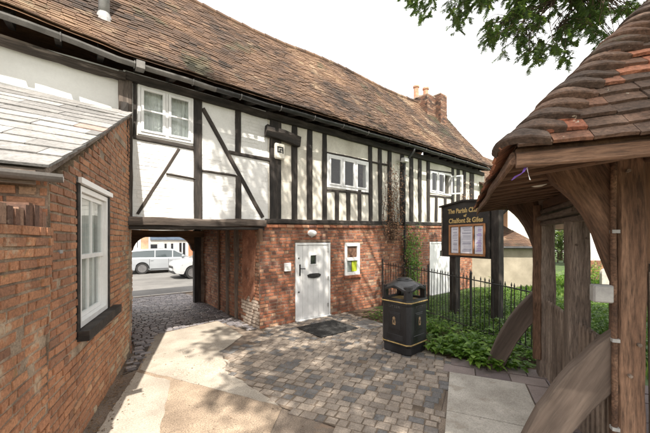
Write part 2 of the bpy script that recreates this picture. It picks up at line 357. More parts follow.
def translucent(m,amt,tint):
    N=m.node_tree.nodes;L=m.node_tree.links;b=N['Principled BSDF'];src=b.inputs['Base Color'].links[0].from_socket
    out=[n for n in N if n.type=='OUTPUT_MATERIAL'][0]
    t=N.new('ShaderNodeBsdfTranslucent');mx=N.new('ShaderNodeMix');mx.data_type='RGBA';mx.blend_type='MULTIPLY';mx.inputs[0].default_value=1
    L.new(src,mx.inputs[6]);mx.inputs[7].default_value=(*tint,1);L.new(mx.outputs[2],t.inputs[0])
    ms=N.new('ShaderNodeMixShader');ms.inputs[0].default_value=amt;L.new(b.outputs[0],ms.inputs[1]);L.new(t.outputs[0],ms.inputs[2]);L.new(ms.outputs[0],out.inputs['Surface'])
for k_,a_m in (('leaf_yew',.35),('leaf',.4),('leaf_dark',.35),('leaf_tree',.4)): translucent(M[k_],a_m,(1.5,1.6,.8))
# ------------------------------------------------------------------ walls of single bricks
def cut(iv, holes, z0, z1):
    out=list(iv)
    for (a,b,c,d) in holes:            # u0,u1,z0,z1
        if z1<=c+1e-4 or z0>=d-1e-4: continue
        nx=[]
        for (u,v) in out:
            if b<=u or a>=v: nx.append((u,v));continue
            if a>u: nx.append((u,a))
            if b<v: nx.append((b,v))
        out=nx
    return out
def bwall(name, O, d, n, z0, z1, span, mats, parent, holes=(), thick=.2, L=.222, Hh=.068, jt=.011, proud=.008, seed=1, warp=.012, sag=None, bricks=True, colour=None):
    """O origin (x,y), d unit dir, n outward unit normal; span(za,zb)->[(u0,u1)] or a pair; every brick is real relief"""
    rg=random.Random(seed);mb=MB();d=Vector((*d,0));n=Vector((*n,0));O=Vector((*O,0))
    sag=sag or (lambda u,z:0.)
    rows=max(1,round((z1-z0)/(Hh+jt)));rh=(z1-z0)/rows
    hz=sorted(set([z0,z1]+[q for h in holes for q in h[2:4] if z0<q<z1]))
    def P(u,z,o):
        o2=o+warp*nz(u*.9+seed*3.1,z*.9)
        return O+d*u+n*o2+Vector((0,0,z+sag(u,z)))
    flip = d.cross(Vector((0,0,1))).dot(n)<0
    def quadbox(u0,u1,a0,a1,o0,o1,m,r,ch=0.,jit=0.):
        j=lambda:rg.uniform(-jit,jit)
        bk=[P(u0,a0,o0),P(u1,a0,o0),P(u1,a1,o0),P(u0,a1,o0)]
        fr=[P(u0+ch+j(),a0+ch+j(),o1+j()),P(u1-ch+j(),a0+ch+j(),o1+j()),P(u1-ch+j(),a1-ch+j(),o1+j()),P(u0+ch+j(),a1-ch+j(),o1+j())]
        fs=[(4,5,6,7),(0,1,5,4),(1,2,6,5),(2,3,7,6),(3,0,4,7),(0,3,2,1)]
        if flip: fs=[tuple(reversed(f)) for f in fs]
        mb.add(bk+fr,fs,m,r)
    for i in range(rows):
        za=z0+i*rh;zb=za+rh
        cuts=[za]+[q for q in hz if za+1e-3<q<zb-1e-3]+[zb]
        for a,b in zip(cuts,cuts[1:]):
            iv=span(a,b) if callable(span) else [span]
            for (u,v) in cut(iv,holes,a,b):
                nn=max(1,int((v-u)/.6));
                for q in range(nn): quadbox(u+(v-u)*q/nn,u+(v-u)*(q+1)/nn,a,b,-thick,0.,len(mats)-1,.5)
        if not bricks: continue
        iv=span(za,zb) if callable(span) else [span]
        iv=cut(iv,[h for h in holes],za+jt*1.5,zb-jt*.5)
        u=min(q[0] for q in iv) -.3*(i%2)-rg.random()*.12 if iv else 0
        end=max(q[1] for q in iv) if iv else 0
        k=i
        while u<end:
            l=(L if (k%2==0) else L*.48)+rg.uniform(-.008,.008);k+=1
            if rg.random()<.1:k+=1
            r=rg.random()
            for (a,b) in iv:
                x0=max(u,a);x1=min(u+l-jt,b)
                if x1-x0>.025:
                    rr=r if colour is None else colour(rg,(x0+x1)/2,za)
                    pr=proud*rg.uniform(.4,1.3)
                    if rg.random()<.02: pr=-.004
                    quadbox(x0,x1,za+jt,zb-rg.uniform(0,.003),-.03,pr,0,rr,.0055,.0034)
            u+=l
    return mb.build(name,mats,parent)

def tiles(name, P, ulen, slen, gauge, tw, mats, parent=None, thick=.013, lift=.02, span=None, seed=1, jz=.004, lap=1.5, colour=None, jw=.1, sub=1, local=False, wavy=0.):
    """P(u,s)->Vector on the roof plane; tiles laid in courses, each its own box"""
    rg=random.Random(seed);mb=MB();rows=int(slen/gauge)
    for j in range(rows):
        s0=j*gauge
        iv=span(s0) if span else [(0,ulen)]
        for (a,b) in iv:
            u=a-(tw*.5 if j%2 else 0)
            while u<b:
                w=tw*(1+rg.uniform(-jw,jw))
                x0=max(u,a);x1=min(u+w-.004,b);u+=w
                if x1-x0<.02: continue
                e=.0005
                dz=rg.uniform(-jz,jz);ds=rg.uniform(-gauge*.06,gauge*.06)
                # local normal
                p=P((x0+x1)/2,s0);nu=(P(x1,s0)-P(x0,s0));ns=(P(x0,s0+gauge)-P(x0,s0));nn=nu.cross(ns).normalized()
                s1=s0+gauge*lap
                r=rg.random() if colour is None else colour(rg,(x0+x1)/2,s0)
                n_=sub
                top=[];bot=[];tb=[];bb=[]
                for q in range(n_+1):
                    x=x0+(x1-x0)*q/n_
                    cam=-wavy*(2*q/n_-1)**2+ (rg.uniform(-.3,.3)*wavy if wavy else 0)
                    top.append(P(x,s0+ds+(rg.uniform(-.004,.004) if wavy else 0))+nn*(lift+thick+dz+cam));bot.append(P(x,s0+ds)+nn*(lift+dz+cam-.002))
                    tb.append(P(x,s1)+nn*(thick+dz*.5+cam*.6));bb.append(P(x,s1)+nn*(-.004))
                k=n_+1
                vs=top+bot+tb+bb;fs=[]
                for q in range(n_):
                    fs.append((q,q+1,2*k+q+1,2*k+q))         # top face
                    fs.append((k+q,k+q+1,q+1,q))             # front edge
                    fs.append((k+q+1,k+q,3*k+q,3*k+q+1))     # underside
                fs.append((k,0,2*k,3*k));fs.append((n_,k+n_,3*k+n_,2*k+n_))
                mb.add(vs,fs,0,r)
    return mb.build(name,mats,parent,local)

def leaves(mb, pts, size, rg, m=0, shape='oval', droop=.2, flat=0.):
    for (p,r) in pts:
        p=Vector(p);s=size*rg.uniform(.6,1.3)
        th=rg.uniform(0,6.283);el=rg.uniform(-.6,.6)-droop
        d=Vector((math.cos(th)*math.cos(el),math.sin(th)*math.cos(el),math.sin(el)))
        up=Vector((rg.gauss(0,.5),rg.gauss(0,.5),1)).normalized()
        x=d.cross(up).normalized();
        w=s*(.42 if shape=='oval' else .2)
        mid=p+d*s*.5
        mb.add([p,mid+x*w,p+d*s,mid-x*w],[(0,1,2),(0,2,3)],m,r)

# ================================================================== SETTING
def sheet(name, poly, z, m, kind='structure', sub=0):
    if sub:
        q=[]
        for a,b in zip(poly,poly[1:]+poly[:1]):
            n=max(1,int(math.dist(a,b)/.07))
            for i in range(n):
                x=a[0]+(b[0]-a[0])*i/n;y=a[1]+(b[1]-a[1])*i/n
                q.append((x+sub*nz(x*5,y*5),y+sub*nz(x*5,y*5,7)))
        poly=q
    me=bpy.data.meshes.new(name)
    me.from_pydata([(x,y,z) for x,y in poly],[],[tuple(range(len(poly)))]);me.materials.append(m)
    if me.polygons[0].normal.z<0: me.flip_normals()
    o=bpy.data.objects.new(name,me);COL.objects.link(o);o['kind']=kind
    return o
sheet('ground',[(-250,-250),(250,-250),(250,350),(-250,350)],-.004,M['grass'])
sheet('yard_ground',[(-9,-9),(16,-9),(16,12.3),(-9,12.3)],0.,M['ground'])
sheet('road',[(-120,12.45),(120,12.45),(120,22.6),(-120,22.6)],.004,M['asphalt'])
mb=MB()
for i in range(70):
    x=-35+i; mb.cbox(x,x+.99,12.28,12.43,-.05,.05,.012,0,rnd())
for i in range(70):
    x=-35+i; mb.cbox(x,x+.99,22.62,22.77,-.05,.11,.012,0,rnd())
tag(mb.build('kerb',M['kerb']),kind='structure')
mb=MB();mb.box(-60,60,22.78,26.2,-.05,.1);tag(mb.build('pavement',M['slab']),kind='structure')

def inside(p, poly):
    x,y=p;c=False;n=len(poly)
    for i in range(n):
        x1,y1=poly[i];x2,y2=poly[i-1]
        if (y1>y)!=(y2>y) and x<(x2-x1)*(y-y1)/(y2-y1)+x1: c=not c
    return c
def stone(mb, c, ux, uy, lx, ly, z0, z1, r, rg, ch=.014, j=.0045):
    q=[(-1,-1),(1,-1),(1,1),(-1,1)];vb=[];vm=[];vt=[]
    for a,b in q:
        jx=rg.uniform(-j,j);jy=rg.uniform(-j,j)
        for lst,zz,k in ((vb,z0,0),(vm,z1-ch*.6,0),(vt,z1+rg.uniform(-.002,.002),ch)):
            X=a*(lx/2-k)+jx;Y=b*(ly/2-k)+jy
            lst.append((c[0]+ux[0]*X+uy[0]*Y,c[1]+ux[1]*X+uy[1]*Y,zz))
    fs=[(8,9,10,11)]
    for i in range(4):
        k=(i+1)%4;fs+= [(i,k,k+4,i+4),(i+4,k+4,k+8,i+8)]
    mb.add(vb+vm+vt,fs,0,r)
def setts(name, poly, d, row, l0, l1, m, seed, colour, gap=.014, ztop=.022, zj=.013, jm=None, holes=()):
    rg=random.Random(seed);ux=d;uy=(-d[1],d[0])
    us=[p[0]*ux[0]+p[1]*ux[1] for p in poly];vs_=[p[0]*uy[0]+p[1]*uy[1] for p in poly]
    mb=MB();v=min(vs_);k=0
    while v<max(vs_):
        w=row*rg.uniform(.88,1.12);u=min(us)-rg.random()*.2
        while u<max(us):
            l=rg.uniform(l0,l1);cu=u+l/2
            wob=.022*nz(cu*.8,v*.8,seed)
            c=(ux[0]*cu+uy[0]*(v+w/2+wob),ux[1]*cu+uy[1]*(v+w/2+wob));u+=l
            if not inside(c,poly) or any(inside(c,h) for h in holes): continue
            if rg.random()<.012: continue
            stone(mb,c,ux,uy,l-gap,w-gap,0,ztop+rg.uniform(-.004,.004)+.006*nz(c[0],c[1],3),colour(c,rg),rg)
        v+=w
    o=mb.build(name,m);o['kind']='structure'
    sheet(name+'_joint',poly,zj,jm or M['joint'])
a_=(.8854,.4648);s_=(-.4648,.8854)
# sett paving in front of the door
PS=[G(*p) for p in ((264,334),(243,345),(224,352),(226,371),(281,408),(338,429))]+[(2.0,1.75),(1.55,1.25),(2.55,.35),(2.885,1.765),(4.33,2.43),(4.85,2.75),(5.0,3.9),(5.6,4.8),(5.72,6.26),(3.2,6.26)]
MATP=[(3.83,4.90),(4.90,4.90),(4.90,5.80),(3.83,5.80)]
COVER=[(5.02,4.72),(5.62,4.72),(5.62,5.32),(5.02,5.32)]
def scol(c,rg):
    k=nz(c[0]*1.1+3,c[1]*1.1)+.25*nz(c[0]*3,c[1]*3,5)
    pd=.4 if (k>.1) else .16
    return rg.uniform(0,.2) if rg.random()<pd else rg.uniform(.28,1)
setts('sett_paving',PS,s_,.128,.11,.19,M['sett'],3,scol,holes=(COVER,))
# blue setts of the covered way, running out to the street
PP=[G(*p) for p in ((139,369),(156,335),(218,321),(250,331))]+[(3.1,6.3),(3.1,12.27),(-1.2,12.27),(.9,10.5),(.8,6.2),(.66,6.1),(.5,5.4)]
setts('covered_way_setts',PP,(1.,0.),.105,.13,.2,M['sett_blue'],5,lambda c,rg:rg.random(),jm=M['ground_dark'],gap=.014)
# concrete path bays
sheet('path_bedding',[G(*p) for p in ((137.5,371),(155.5,335),(217,321.5),(238,336),(220,353),(222,371),(282,409),(262,452),(203,565),(28,565),(92,442))],.0135,M['pebble'])
sheet('concrete_path',[G(*p) for p in ((139.5,370.5),(156.5,335.5),(218,321.5),(243,336),(222,352),(225,371),(280,407))],.016,M['concrete'],sub=.022)
mb=MB();rg=random.Random(4)     # cobbled disc set in the path
c0=G(203,369)
for ring in range(1,7):
    n=max(1,int(ring*5.2))
    for k in range(n):
        a=6.283*k/n+ring; q=.058*ring
        if ring*.058>.36: continue
        stone(mb,(c0[0]+q*math.cos(a)*1.15,c0[1]+q*math.sin(a)*.9),(math.cos(a),math.sin(a)),(-math.sin(a),math.cos(a)),.046,.05,.0,.024,rg.uniform(.5,1),rg,.01,.003)
tag(mb.build('cobble_disc',M['concrete']),kind='structure')
sheet('concrete_bay',[G(*p) for p in ((137,373),(171,381.6),(158,440),(140,560),(30,560),(93,440))],.016,M['concrete'],sub=.022)
sheet('pebbled_bay',[G(*p) for p in ((172,382),(280,409.5),(262,450),(205,560),(141,560),(159,440))],.014,M['pebble'],sub=.022)
# slabs of the path to the gate
AA=Vector((4.33,2.43));av=Vector(a_);sv=Vector(s_)
def aps(m,k): p=AA+av*m+sv*k; return (p.x,p.y)
rg=random.Random(8)
for i in range(3):
    mb=MB();m0=-1.14*(i+1)+.006;m1=-1.14*i-.006
    lo=[(*aps(m0,-.955),-.01),(*aps(m1,-.955),-.01),(*aps(m1,0),-.01),(*aps(m0,0),-.01)]
    hi=[(x,y,.034) for x,y,z in lo]
    mb.hexa(lo,hi);tag(mb.build('path_slab',M['slab']),kind='structure')
mb=MB()
def flagrow(m0,m1,k0,k1,n):
    for i in range(n):
        ka=k0+(k1-k0)*i/n;kb=k0+(k1-k0)*(i+1)/n
        lo=[(*aps(m0+.008,ka+.008),-.01),(*aps(m1-.008,ka+.008),-.01),(*aps(m1-.008,kb-.008),-.01),(*aps(m0+.008,kb-.008),-.01)]
        mb.hexa(lo,[(x,y,.026+rg.uniform(-.003,.003)) for x,y,z in lo],0,rg.random())
flagrow(0.01,.3,-2.6,.1,6);flagrow(.31,.62,-2.6,.0,5)
for i in range(6): flagrow(-.52*(i+1),-.52*i,-2.9,-.97,3)
tag(mb.build('flagstones',M['flag']),kind='structure')
sheet('garden_soil',[(5.72,6.27),(5.6,4.8),(5.02,3.9),(4.86,2.78),(5.2,2.0),(5.55,1.3),(6.5,1.2),(16,-2),(16,6.27)],.006,M['soil'])
sheet('lawn',[(6.8,6.2),(6.5,2.2),(5.7,1.2),(6.2,-3),(12,-30),(60,-30),(60,40),(30,40),(15,6.2)],.012,M['grass'])

# ------------------------------------------------------------------ house
house=thing('timber_framed_house','long timber-framed house with black studs, white panels, brick ground floor and sagging clay tile roof','house',(7,6.28,0))
def sl(X): return .0233*(X-3.16)
def ez(X):
    pts=[(-5,5.02),(-.8,4.98),(.6,4.85),(2.7,4.85),(7.7,4.94),(13.5,4.98),(16,4.98)]
    for (a,b),(c,d) in zip(pts,pts[1:]):
        if X<=c: return b+(d-b)*(X-a)/(c-a)
    return 4.98
def rz(X): return 8.1+.012*(X-2.5)+.05*math.sin(X*1.1)
def wx(px): return W(px,240)[0]
def wz(px,py): return W(px,py)[1]
FY=6.28
# lower brick front, right of the covered way
DX0,DX1=wx(295),wx(330.5)
LWX0,LWX1=wx(344.5),wx(359.5)
D2X0,D2X1=wx(429.5),wx(452)
zwin=(wz(352,275),wz(352,243))
dz_=lambda X,z:z-sl(X)*z/2.36
holes=[(DX0-3.155,DX1-3.155,-.1,dz_(DX0,1.935)),(LWX0-3.155,LWX1-3.155,dz_(LWX0,zwin[0]),dz_(LWX0,zwin[1])-.004),(D2X0-3.155,D2X1-3.155,-.1,dz_(D2X0,1.935))]
bwall('front_brick_wall',(3.155,FY),(1,0),(0,-1),0,2.36,(0,10.0),[M['brick'],M['mortar']],house,holes,seed=2,sag=lambda u,z:sl(3.16+u)*z/2.36)
# plinth course and projecting string course
mb=MB();rg=random.Random(5);x=3.17
while x<13.1:
    l=.222;z=2.28+sl(x)
    mb.cbox(x,x+l-.01,FY-.045,FY+.05,z,z+.066,.004,0,rg.random());x+=l
mb.build('string_course',M['brick'],house)
# covered way walls
def pcol(rg,u,z):
    if .05<u<.95 and z<.62+.25*nz(u*3,2) : return 1.0 if rg.random()<.93 else .5
    return rg.random()*.93
M['brick_orange'].node_tree.nodes['Color Ramp'].color_ramp.elements[-1].position=.96
q=M['brick_orange'].node_tree.nodes['Color Ramp'].color_ramp.elements.new(1.);q.color=(.5,.42,.35,1)
bwall('covered_way_right_wall',(3.155,FY+.01),(0,1),(-1,0),0,2.42,(0,4.1),[M['brick_orange'],M['mortar']],house,seed=4,colour=pcol,warp=.03)
bwall('covered_way_left_wall',(.72,FY+.05),(.05,.99875),(.99875,-.05),0,2.42,(0,4.05),[M['brick_orange'],M['mortar_dark']],house,seed=6,warp=.02)
mb=MB();mb.box(.3,3.4,6.35,10.36,2.46,2.52);mb.build('covered_way_ceiling',M['whitewall'],house)
for i in range(6):
    x=1.0+i*.4
    beam('ceiling_joist',(x,6.42,2.385),(x,10.2,2.385),.11,.13,M['timber_dark'],house)
def atX(px,X=3.155):
    d=ray(px,240);return X*d[1]/d[0]
for px in (220,228.5,237.3):
    beam('wall_post',(3.16,atX(px),0.02),(3.14,atX(px),2.34),.15 if px>221 else .1,.1,M['timber_grey'] if px>221 else M['timber_dark'],house,up=(1,0,0))
# patch of old reddish render on the passage wall
yb=[(6.5,.75),(6.62,.62),(6.8,.7),(6.98,.55),(7.12,.7),(7.15,1.3),(7.13,2.28),(6.48,2.28),(6.44,1.9),(6.5,1.4)]
mb=MB();mb.prism(yb,lambda u,w,d:(d,u+.02*nz(w*5,u),w),3.15,3.122);mb.build('render_patch',M['plaster_red'],house)
# street end frame of the covered way
beam('doorway_post',(2.95,10.25,0),(2.95,10.25,2.35),.2,.2,M['timber_black'],house,up=(0,1,0))
beam('doorway_post',(1.02,10.25,0),(1.02,10.25,2.35),.2,.2,M['timber_black'],house,up=(0,1,0))
beam('doorway_lintel',(.8,10.25,2.19),(3.15,10.25,2.19),.22,.2,M['timber_dark'],house)
for (x0,sg) in ((2.86,-1),(1.11,1)):
    mb=MB();pl=[(x0,1.62),(x0,2.1),(x0+sg*.5,2.1)]
    for t in range(1,8):
        a=t/8*math.pi/2; pl.append((x0+sg*(.5-.42*math.sin(a)),2.1-.48*(1-math.cos(a))))
    mb.prism(pl,lambda u,w,d:(u,d,w),10.18,10.32);mb.build('knee_brace',M['timber_dark'],house)
# street side wall
bwall('street_wall',(3.06,10.38),(1,0),(0,1),0,4.85,(0,11.1),[M['brick'],M['mortar']],house,seed=21,bricks=False)
bwall('street_wall',(-4,10.38),(1,0),(0,1),0,4.85,(0,4.92),[M['brick'],M['mortar']],house,seed=21,bricks=False)
bwall('street_wall',(.9,10.38),(1,0),(0,1),2.3,4.85,(0,2.18),[M['render_white'],M['render_white']],house,seed=21,bricks=False)
for X in (-4.,13.95):
    mb=MB();pl=[(6.3,0),(10.35,0),(10.35,4.85),(8.3,7.9),(6.3,4.9)]
    mb.prism(pl,lambda u,w,d:(d,u,w),X,X+.2);mb.build('gable_wall',M['cream'],house)
# upper walls
w1=(wx(137.5),wx(193),3.86,4.74)
upz=lambda u,z,x0:(sl(x0+u)*(4.9-z)/2.5)
bwall('painted_brick_panel',(.6,FY),(1,0),(0,-1),2.36,4.92,(0,2.76),[M['whitewall'],M['whitewall']],house,
      [(w1[0]-.6,w1[1]-.6,w1[2],w1[3])],seed=9,proud=.003,warp=.02,jt=.006)
w2=(wx(326.5),wx(368),wz(347,190),wz(347,157.5))
w3=(wx(429.6),wx(451),wz(440,194.5),wz(440,172))
bwall('render_panel',(3.365,FY),(1,0),(0,-1),2.4,4.92,(0,10.585),[M['cream'],M['cream']],house,
      [(w2[0]-3.365,w2[1]-3.365,w2[2],w2[3]),(w3[0]-3.365,w3[1]-3.365,w3[2],w3[3])],seed=10,bricks=False,warp=.03)
bwall('white_end_wall',(-4,FY+.04),(1,0),(0,-1),0,4.9,(0,4.62),[M['render_white'],M['render_white']],house,seed=12,bricks=False,warp=.05)
# roof
RX0=-3.6
def RP(u,s):
    X=RX0+u;t=s/4.06
    z0=ez(X)+.1;z1=rz(X)
    z=z0+(z1-z0)*t-.07*math.sin(math.pi*min(1,t))+.05*nz(X*.5,t*2.5)*math.sin(math.pi*max(0,min(1,t*1.02)))+.012*nz(X*2.3,t*9)
    if t<.12: z+=.05*(1-t/.12)**2
    return Vector((X,5.84+(8.3-5.84)*t,z))
def rcol(rg,u,s):
    k=nz(u*.35,s*.9,2)*.5+nz(u*1.6,s*3.4,7)*.35
    v=.48+k+rg.uniform(-.22,.22)-max(0,(u-9)*.018)
    if rg.random()<.03: v=1
    if rg.random()<.03: v=0
    return max(0,min(1,v))
roof=tiles('tiled_roof',RP,17.8,4.1,.094,.165,[M['tile']],house,thick=.016,lift=.016,seed=3,jz=.008,colour=rcol)
mb=MB()
vs=[];n=60
for i in range(n+1):
    u=17.8*i/n
    vs+= [RP(u,0)+Vector((0,0,-.03)),RP(u,1)+Vector((0,0,-.03)),RP(u,2)+Vector((0,0,-.03)),RP(u,3)+Vector((0,0,-.03)),RP(u,4.06)+Vector((0,0,-.03)),Vector((RX0+u,10.85,4.85))]
fs=[(i*6+k,i*6+6+k,i*6+7+k,i*6+1+k) for i in range(n) for k in range(5)]
mb.add(vs,fs);mb.build('roof_deck',M['timber_dark'],house)
def RP2(u,s):
    X=RX0+17.8-u;t=s/4.1;return Vector((X,10.85+(8.3-10.85)*t,4.92+(rz(X)-4.92)*t))
tiles('rear_roof',RP2,17.8,4.1,.2,.6,[M['tile']],house,seed=4,colour=rcol)
mb=MB();rg=random.Random(6);x=RX0
while x<14.1:
    l=.36;z=rz(x)
    mb.tube([(x,8.3,z-.035+rg.uniform(-.012,.012)),(x+l-.01,8.3,rz(x+l)-.035+rg.uniform(-.012,.012))],[.115,.105],10,0,rg.uniform(0,.7));x+=l
mb.build('ridge_tiles',M['tile'],house)
# verge boards
mb=MB()
for i in range(8):
    p=RP(17.78,i*.51);q=RP(17.78,(i+1)*.51)
    mb.hexa([p+Vector((0,0,-.2)),p+Vector((.03,0,-.2)),p+Vector((.03,0,-.01)),p+Vector((0,0,-.01))],[q+Vector((0,0,-.2)),q+Vector((.03,0,-.2)),q+Vector((.03,0,-.01)),q+Vector((0,0,-.01))])
mb.build('bargeboard',M['timber_black'],house)
# eaves: rafter feet, wall plate, soffit, gutter
for i in range(34):
    mb=MB();X=-3.4+i*.52; z=ez(X)
    mb.hexa([(X,5.88,z-.02),(X+.08,5.88,z-.02),(X+.08,6.4,z+.1),(X,6.4,z+.1)],[(X,5.88,z+.06),(X+.08,5.88,z+.06),(X+.08,6.4,z+.55),(X,6.4,z+.55)])
    mb.build('rafter_foot',M['timber_black'],house)
beam('wall_plate',(-3.9,6.22,4.88),(.62,6.22,4.76),.14,.11,M['timber_worn'],house,jit=.02)
beam('wall_plate',(.62,6.24,4.8),(3.3,6.24,4.8),.14,.13,M['timber_black'],house,jit=.01)
beam('wall_plate',(3.3,6.25,4.82),(13.95,6.25,4.9),.12,.16,M['timber_black'],house,jit=.01)
def half_gutter(name,pts,rad,m,parent):
    mb=MB();n=8;vs=[];fs=[]
    for p in pts:
        for k in range(n+1):
            a=math.pi+math.pi*k/n
            vs.append((p[0],p[1]+rad*math.cos(a),p[2]+rad*math.sin(a)))
        for k in range(n+1):
            a=2*math.pi-math.pi*k/n
            vs.append((p[0],p[1]+(rad-.006)*math.cos(a),p[2]+(rad-.006)*math.sin(a)))
    c=2*(n+1)
    for i in range(len(pts)-1):
        for k in range(c): fs.append((i*c+k,i*c+(k+1)%c,(i+1)*c+(k+1)%c,(i+1)*c+k))
    for e in (0,len(pts)-1):
        for k in range(n): fs.append((e*c+k,e*c+k+1,e*c+c-2-k,e*c+c-1-k))
    mb.add(vs,fs);return mb.build(name,m,parent,smooth=False)
half_gutter('gutter',[(-3.6+i*.51,5.8,ez(-3.6+i*.51)-.0+.008*math.sin(i*2.1)) for i in range(12)],.062,M['gutter'],house)
half_gutter('gutter',[(2.01+i*.51,5.8,ez(2.01+i*.51)-.0+.008*math.sin(i*2.1)) for i in range(24)],.062,M['gutter_black'],house)
for i in range(20):
    X=-2.9+i*.9
    mb=MB();z=ez(X)
    mb.tube([(X,5.735,z+.012),(X,5.735,z-.03),(X,5.765,z-.066),(X,5.8,z-.074),(X,5.84,z-.06),(X,5.9,z+.02)],.009,6)
    mb.build('gutter_bracket',M['gutter'],house)
mb=MB();mb.box(.72,.84,5.7,5.86,ez(.7)-.09,ez(.7)+.03);mb.build('gutter_union',M['gutter'],house)
# vent pipe on roof
vp=RP(wx(0)+0,0)
def roof_at(px,py):
    d=Vector(ray(px,py));best=None
    for i in range(1,400):
        s=i*.025*4.1;p=None
    for i in range(0,410):
        s_=i*.01
        # intersect ray with the roof line at param s: plane y const
        yy=5.84+2.46*s_/4.06;k=yy/d[1];X=d[0]*k;z=CH+d[2]*k
        dz=z-RP(X-RX0,s_).z
        if best is None or abs(dz)<best[0]: best=(abs(dz),X,yy,z)
    return Vector(best[1:])
p=roof_at(104,17)
mb=MB();mb.tube([p+Vector((0,0,-.15)),p+Vector((0,0,1.3))],.085,14);v=mb.build('vent_pipe',M['lead'],house,smooth=True)
mb=MB();mb.lathe([(.15,-.12),(.13,-.03),(.1,.05),(.088,.08)],14,(p.x,p.y-.0,p.z-.02));mb.build('lead_collar',M['lead'],house)
# chimney
def chim(mb,x0,x1,y0,y1,z0,z1,rg):
    z=z0;k=0
    while z<z1:
        for (ax) in (0,1,2,3):
            L=(x1-x0) if ax in(0,2) else (y1-y0);u=-.1*(k%2)
            while u<L-.02:
                a=max(0,u);b=min(L,u+.215);u+=.222
                if b-a<.03: continue
                pr=rg.uniform(0,.008)
                if ax==0: mb.box(x0+a,x0+b,y0-pr,y0+.1,z,z+.064,0,rg.random())
                elif ax==1: mb.box(x0-pr,x0+.1,y0+a+.002,y0+b-.002,z+.001,z+.063,0,rg.random())
                elif ax==2: mb.box(x0+a,x0+b,y1-.1,y1+pr,z,z+.064,0,rg.random())
                else: mb.box(x1-.1,x1+pr,y0+a+.002,y0+b-.002,z+.001,z+.063,0,rg.random())
        z+=.075;k+=1
    mb.box(x0+.006,x1-.006,y0+.006,y1-.006,z0,z1+.06,1)
rg=random.Random(31)
mb=MB();chim(mb,11.95,12.6,7.75,8.85,6.4,8.4,rg);chim(mb,12.61,13.12,7.5,8.3,6.,8.52,rg)
ch=mb.build('chimney',[M['brick_dark'],M['mortar_dark']],house)
mb=MB();mb.lathe([(.36,8.42),(.33,8.5),(.2,8.58),(.02,8.6)],12,(12.27,8.3,0));mb.build('flaunching',M['mortar'],ch)
for (x,y,h_) in ((12.21,8.5,.62),(12.36,8.1,.42)):
    mb=MB();z=8.5;mb.lathe([(.14,z),(.12,z+.1),(.11,z+h_-.08),(.145,z+h_-.07),(.145,z+h_),(.1,z+h_),(.09,z+.2)],14,(x,y,0))
    mb.build('chimney_pot',M['pot'],ch,smooth=False)

# ------------------------------------------------------------------ the timber frame of the front
def stud(p0,p1,yt,yb,name='timber_stud',m='timber_black',proud=.032,**k):
    c=(p0+p1)/2;X=wx(c);w=wx(p1)-wx(p0)
    return beam(name,(X,FY-proud+.07,wz(c,yb)),(X,FY-proud+.07,wz(c,yt)),w,.14,M[m],house,up=(0,1,0),jit=k.get('jit',.006),ch=.01)
def rail(pa,pb,th,name='timber_rail',m='timber_black',proud=.034):
    A=W(*pa);B=W(*pb)
    return beam(name,(A[0],FY-proud+.07,A[1]),(B[0],FY-proud+.07,B[1]),.14,th,M[m],house,up=(0,0,1),jit=.005,ch=.008)
EV=lambda px:(lambda X:None)
def etop(px):    # image y of the wall head at this stud
    X=wx(px);d=ray(px,0);s=FY/d[1];return H_-(4.86-CH)*F_/s
SB=219.
st=stud(119,132.5,etop(126),228,'corner_post',m='timber_worn',proud=.07,jit=.012)
beam('corner_post',(.57,6.14,2.1),(.6,6.14,4.3),.1,.12,M['timber_black'],house,up=(0,1,0),jit=.02)
stud(133,136.5,etop(135),137);stud(193.6,201.8,etop(198),SB)
stud(235,240.6,etop(238),153,);stud(235.4,241,176,SB)
stud(269.6,280.4,etop(275),SB,'main_post',proud=.05)
for a,b in ((291.5,297),(306.8,312),(322,326.4),(368.2,372),(378,381.4),(387.6,391),(399.8,403.6),(409.2,412.8),(418,421),(426.6,429.4),(456.4,459.4),(462.6,465.4),(469.5,473.5),(451.2,453.6)):
    stud(a,b,etop((a+b)/2),221.5)
for a,b in ((334.6,338.6),(346,350),(357.2,361),(434.6,437),(443.4,446)):
    stud(a,b,190 if a<400 else 196.5,221.5)
rail((133,137),(194,148.6),.075);rail((141,106.5) if False else (133,78.5),(194,97.8),.07)
rail((228.5,152.2),(270,160.2),.075)
rail((202,171),(236,176),.04);rail((166,174.2),(195,179),.03)
rail((326.3,152.6),(368.6,161.4),.05);rail((372,162),(387,165),.05)
rail((326.3,190),(368.6,193.6),.06);rail((429,195.5),(452,197.8),.06);rail((429,170),(452,173.2),.05)
rail((202.5,108.5),(262.5,217.5),.085,'diagonal_brace',proud=.03)
rail((179,149),(137.5,214),.05,'diagonal_brace',m='timber_worn',proud=.022)
beam('cross_block',(W(264,131.5)[0],6.19,W(264,131.5)[1]),(W(297.5,143)[0],6.19,W(297.5,143)[1]),.12,.25,M['timber_black'],house,jit=.014)
# bressummer over the covered way and the sill on top of the brick
beam('bressummer',(.5,6.29,2.325),(3.25,6.29,2.36),.3,.15,M['timber_worn'],house,jit=.012)
beam('bressummer',(.52,6.30,2.225),(3.22,6.30,2.255),.24,.06,M['timber_black'],house,jit=.01)
beam('sill_beam',(3.28,6.3,2.425),(13.95,6.3,2.425+sl(13.95)),.16,.11,M['timber_black'],house,jit=.008)
beam('bracket_block',(3.12,6.2,1.98),(3.12,6.2,2.25),.09,.12,M['timber_dark'],house,up=(0,1,0))

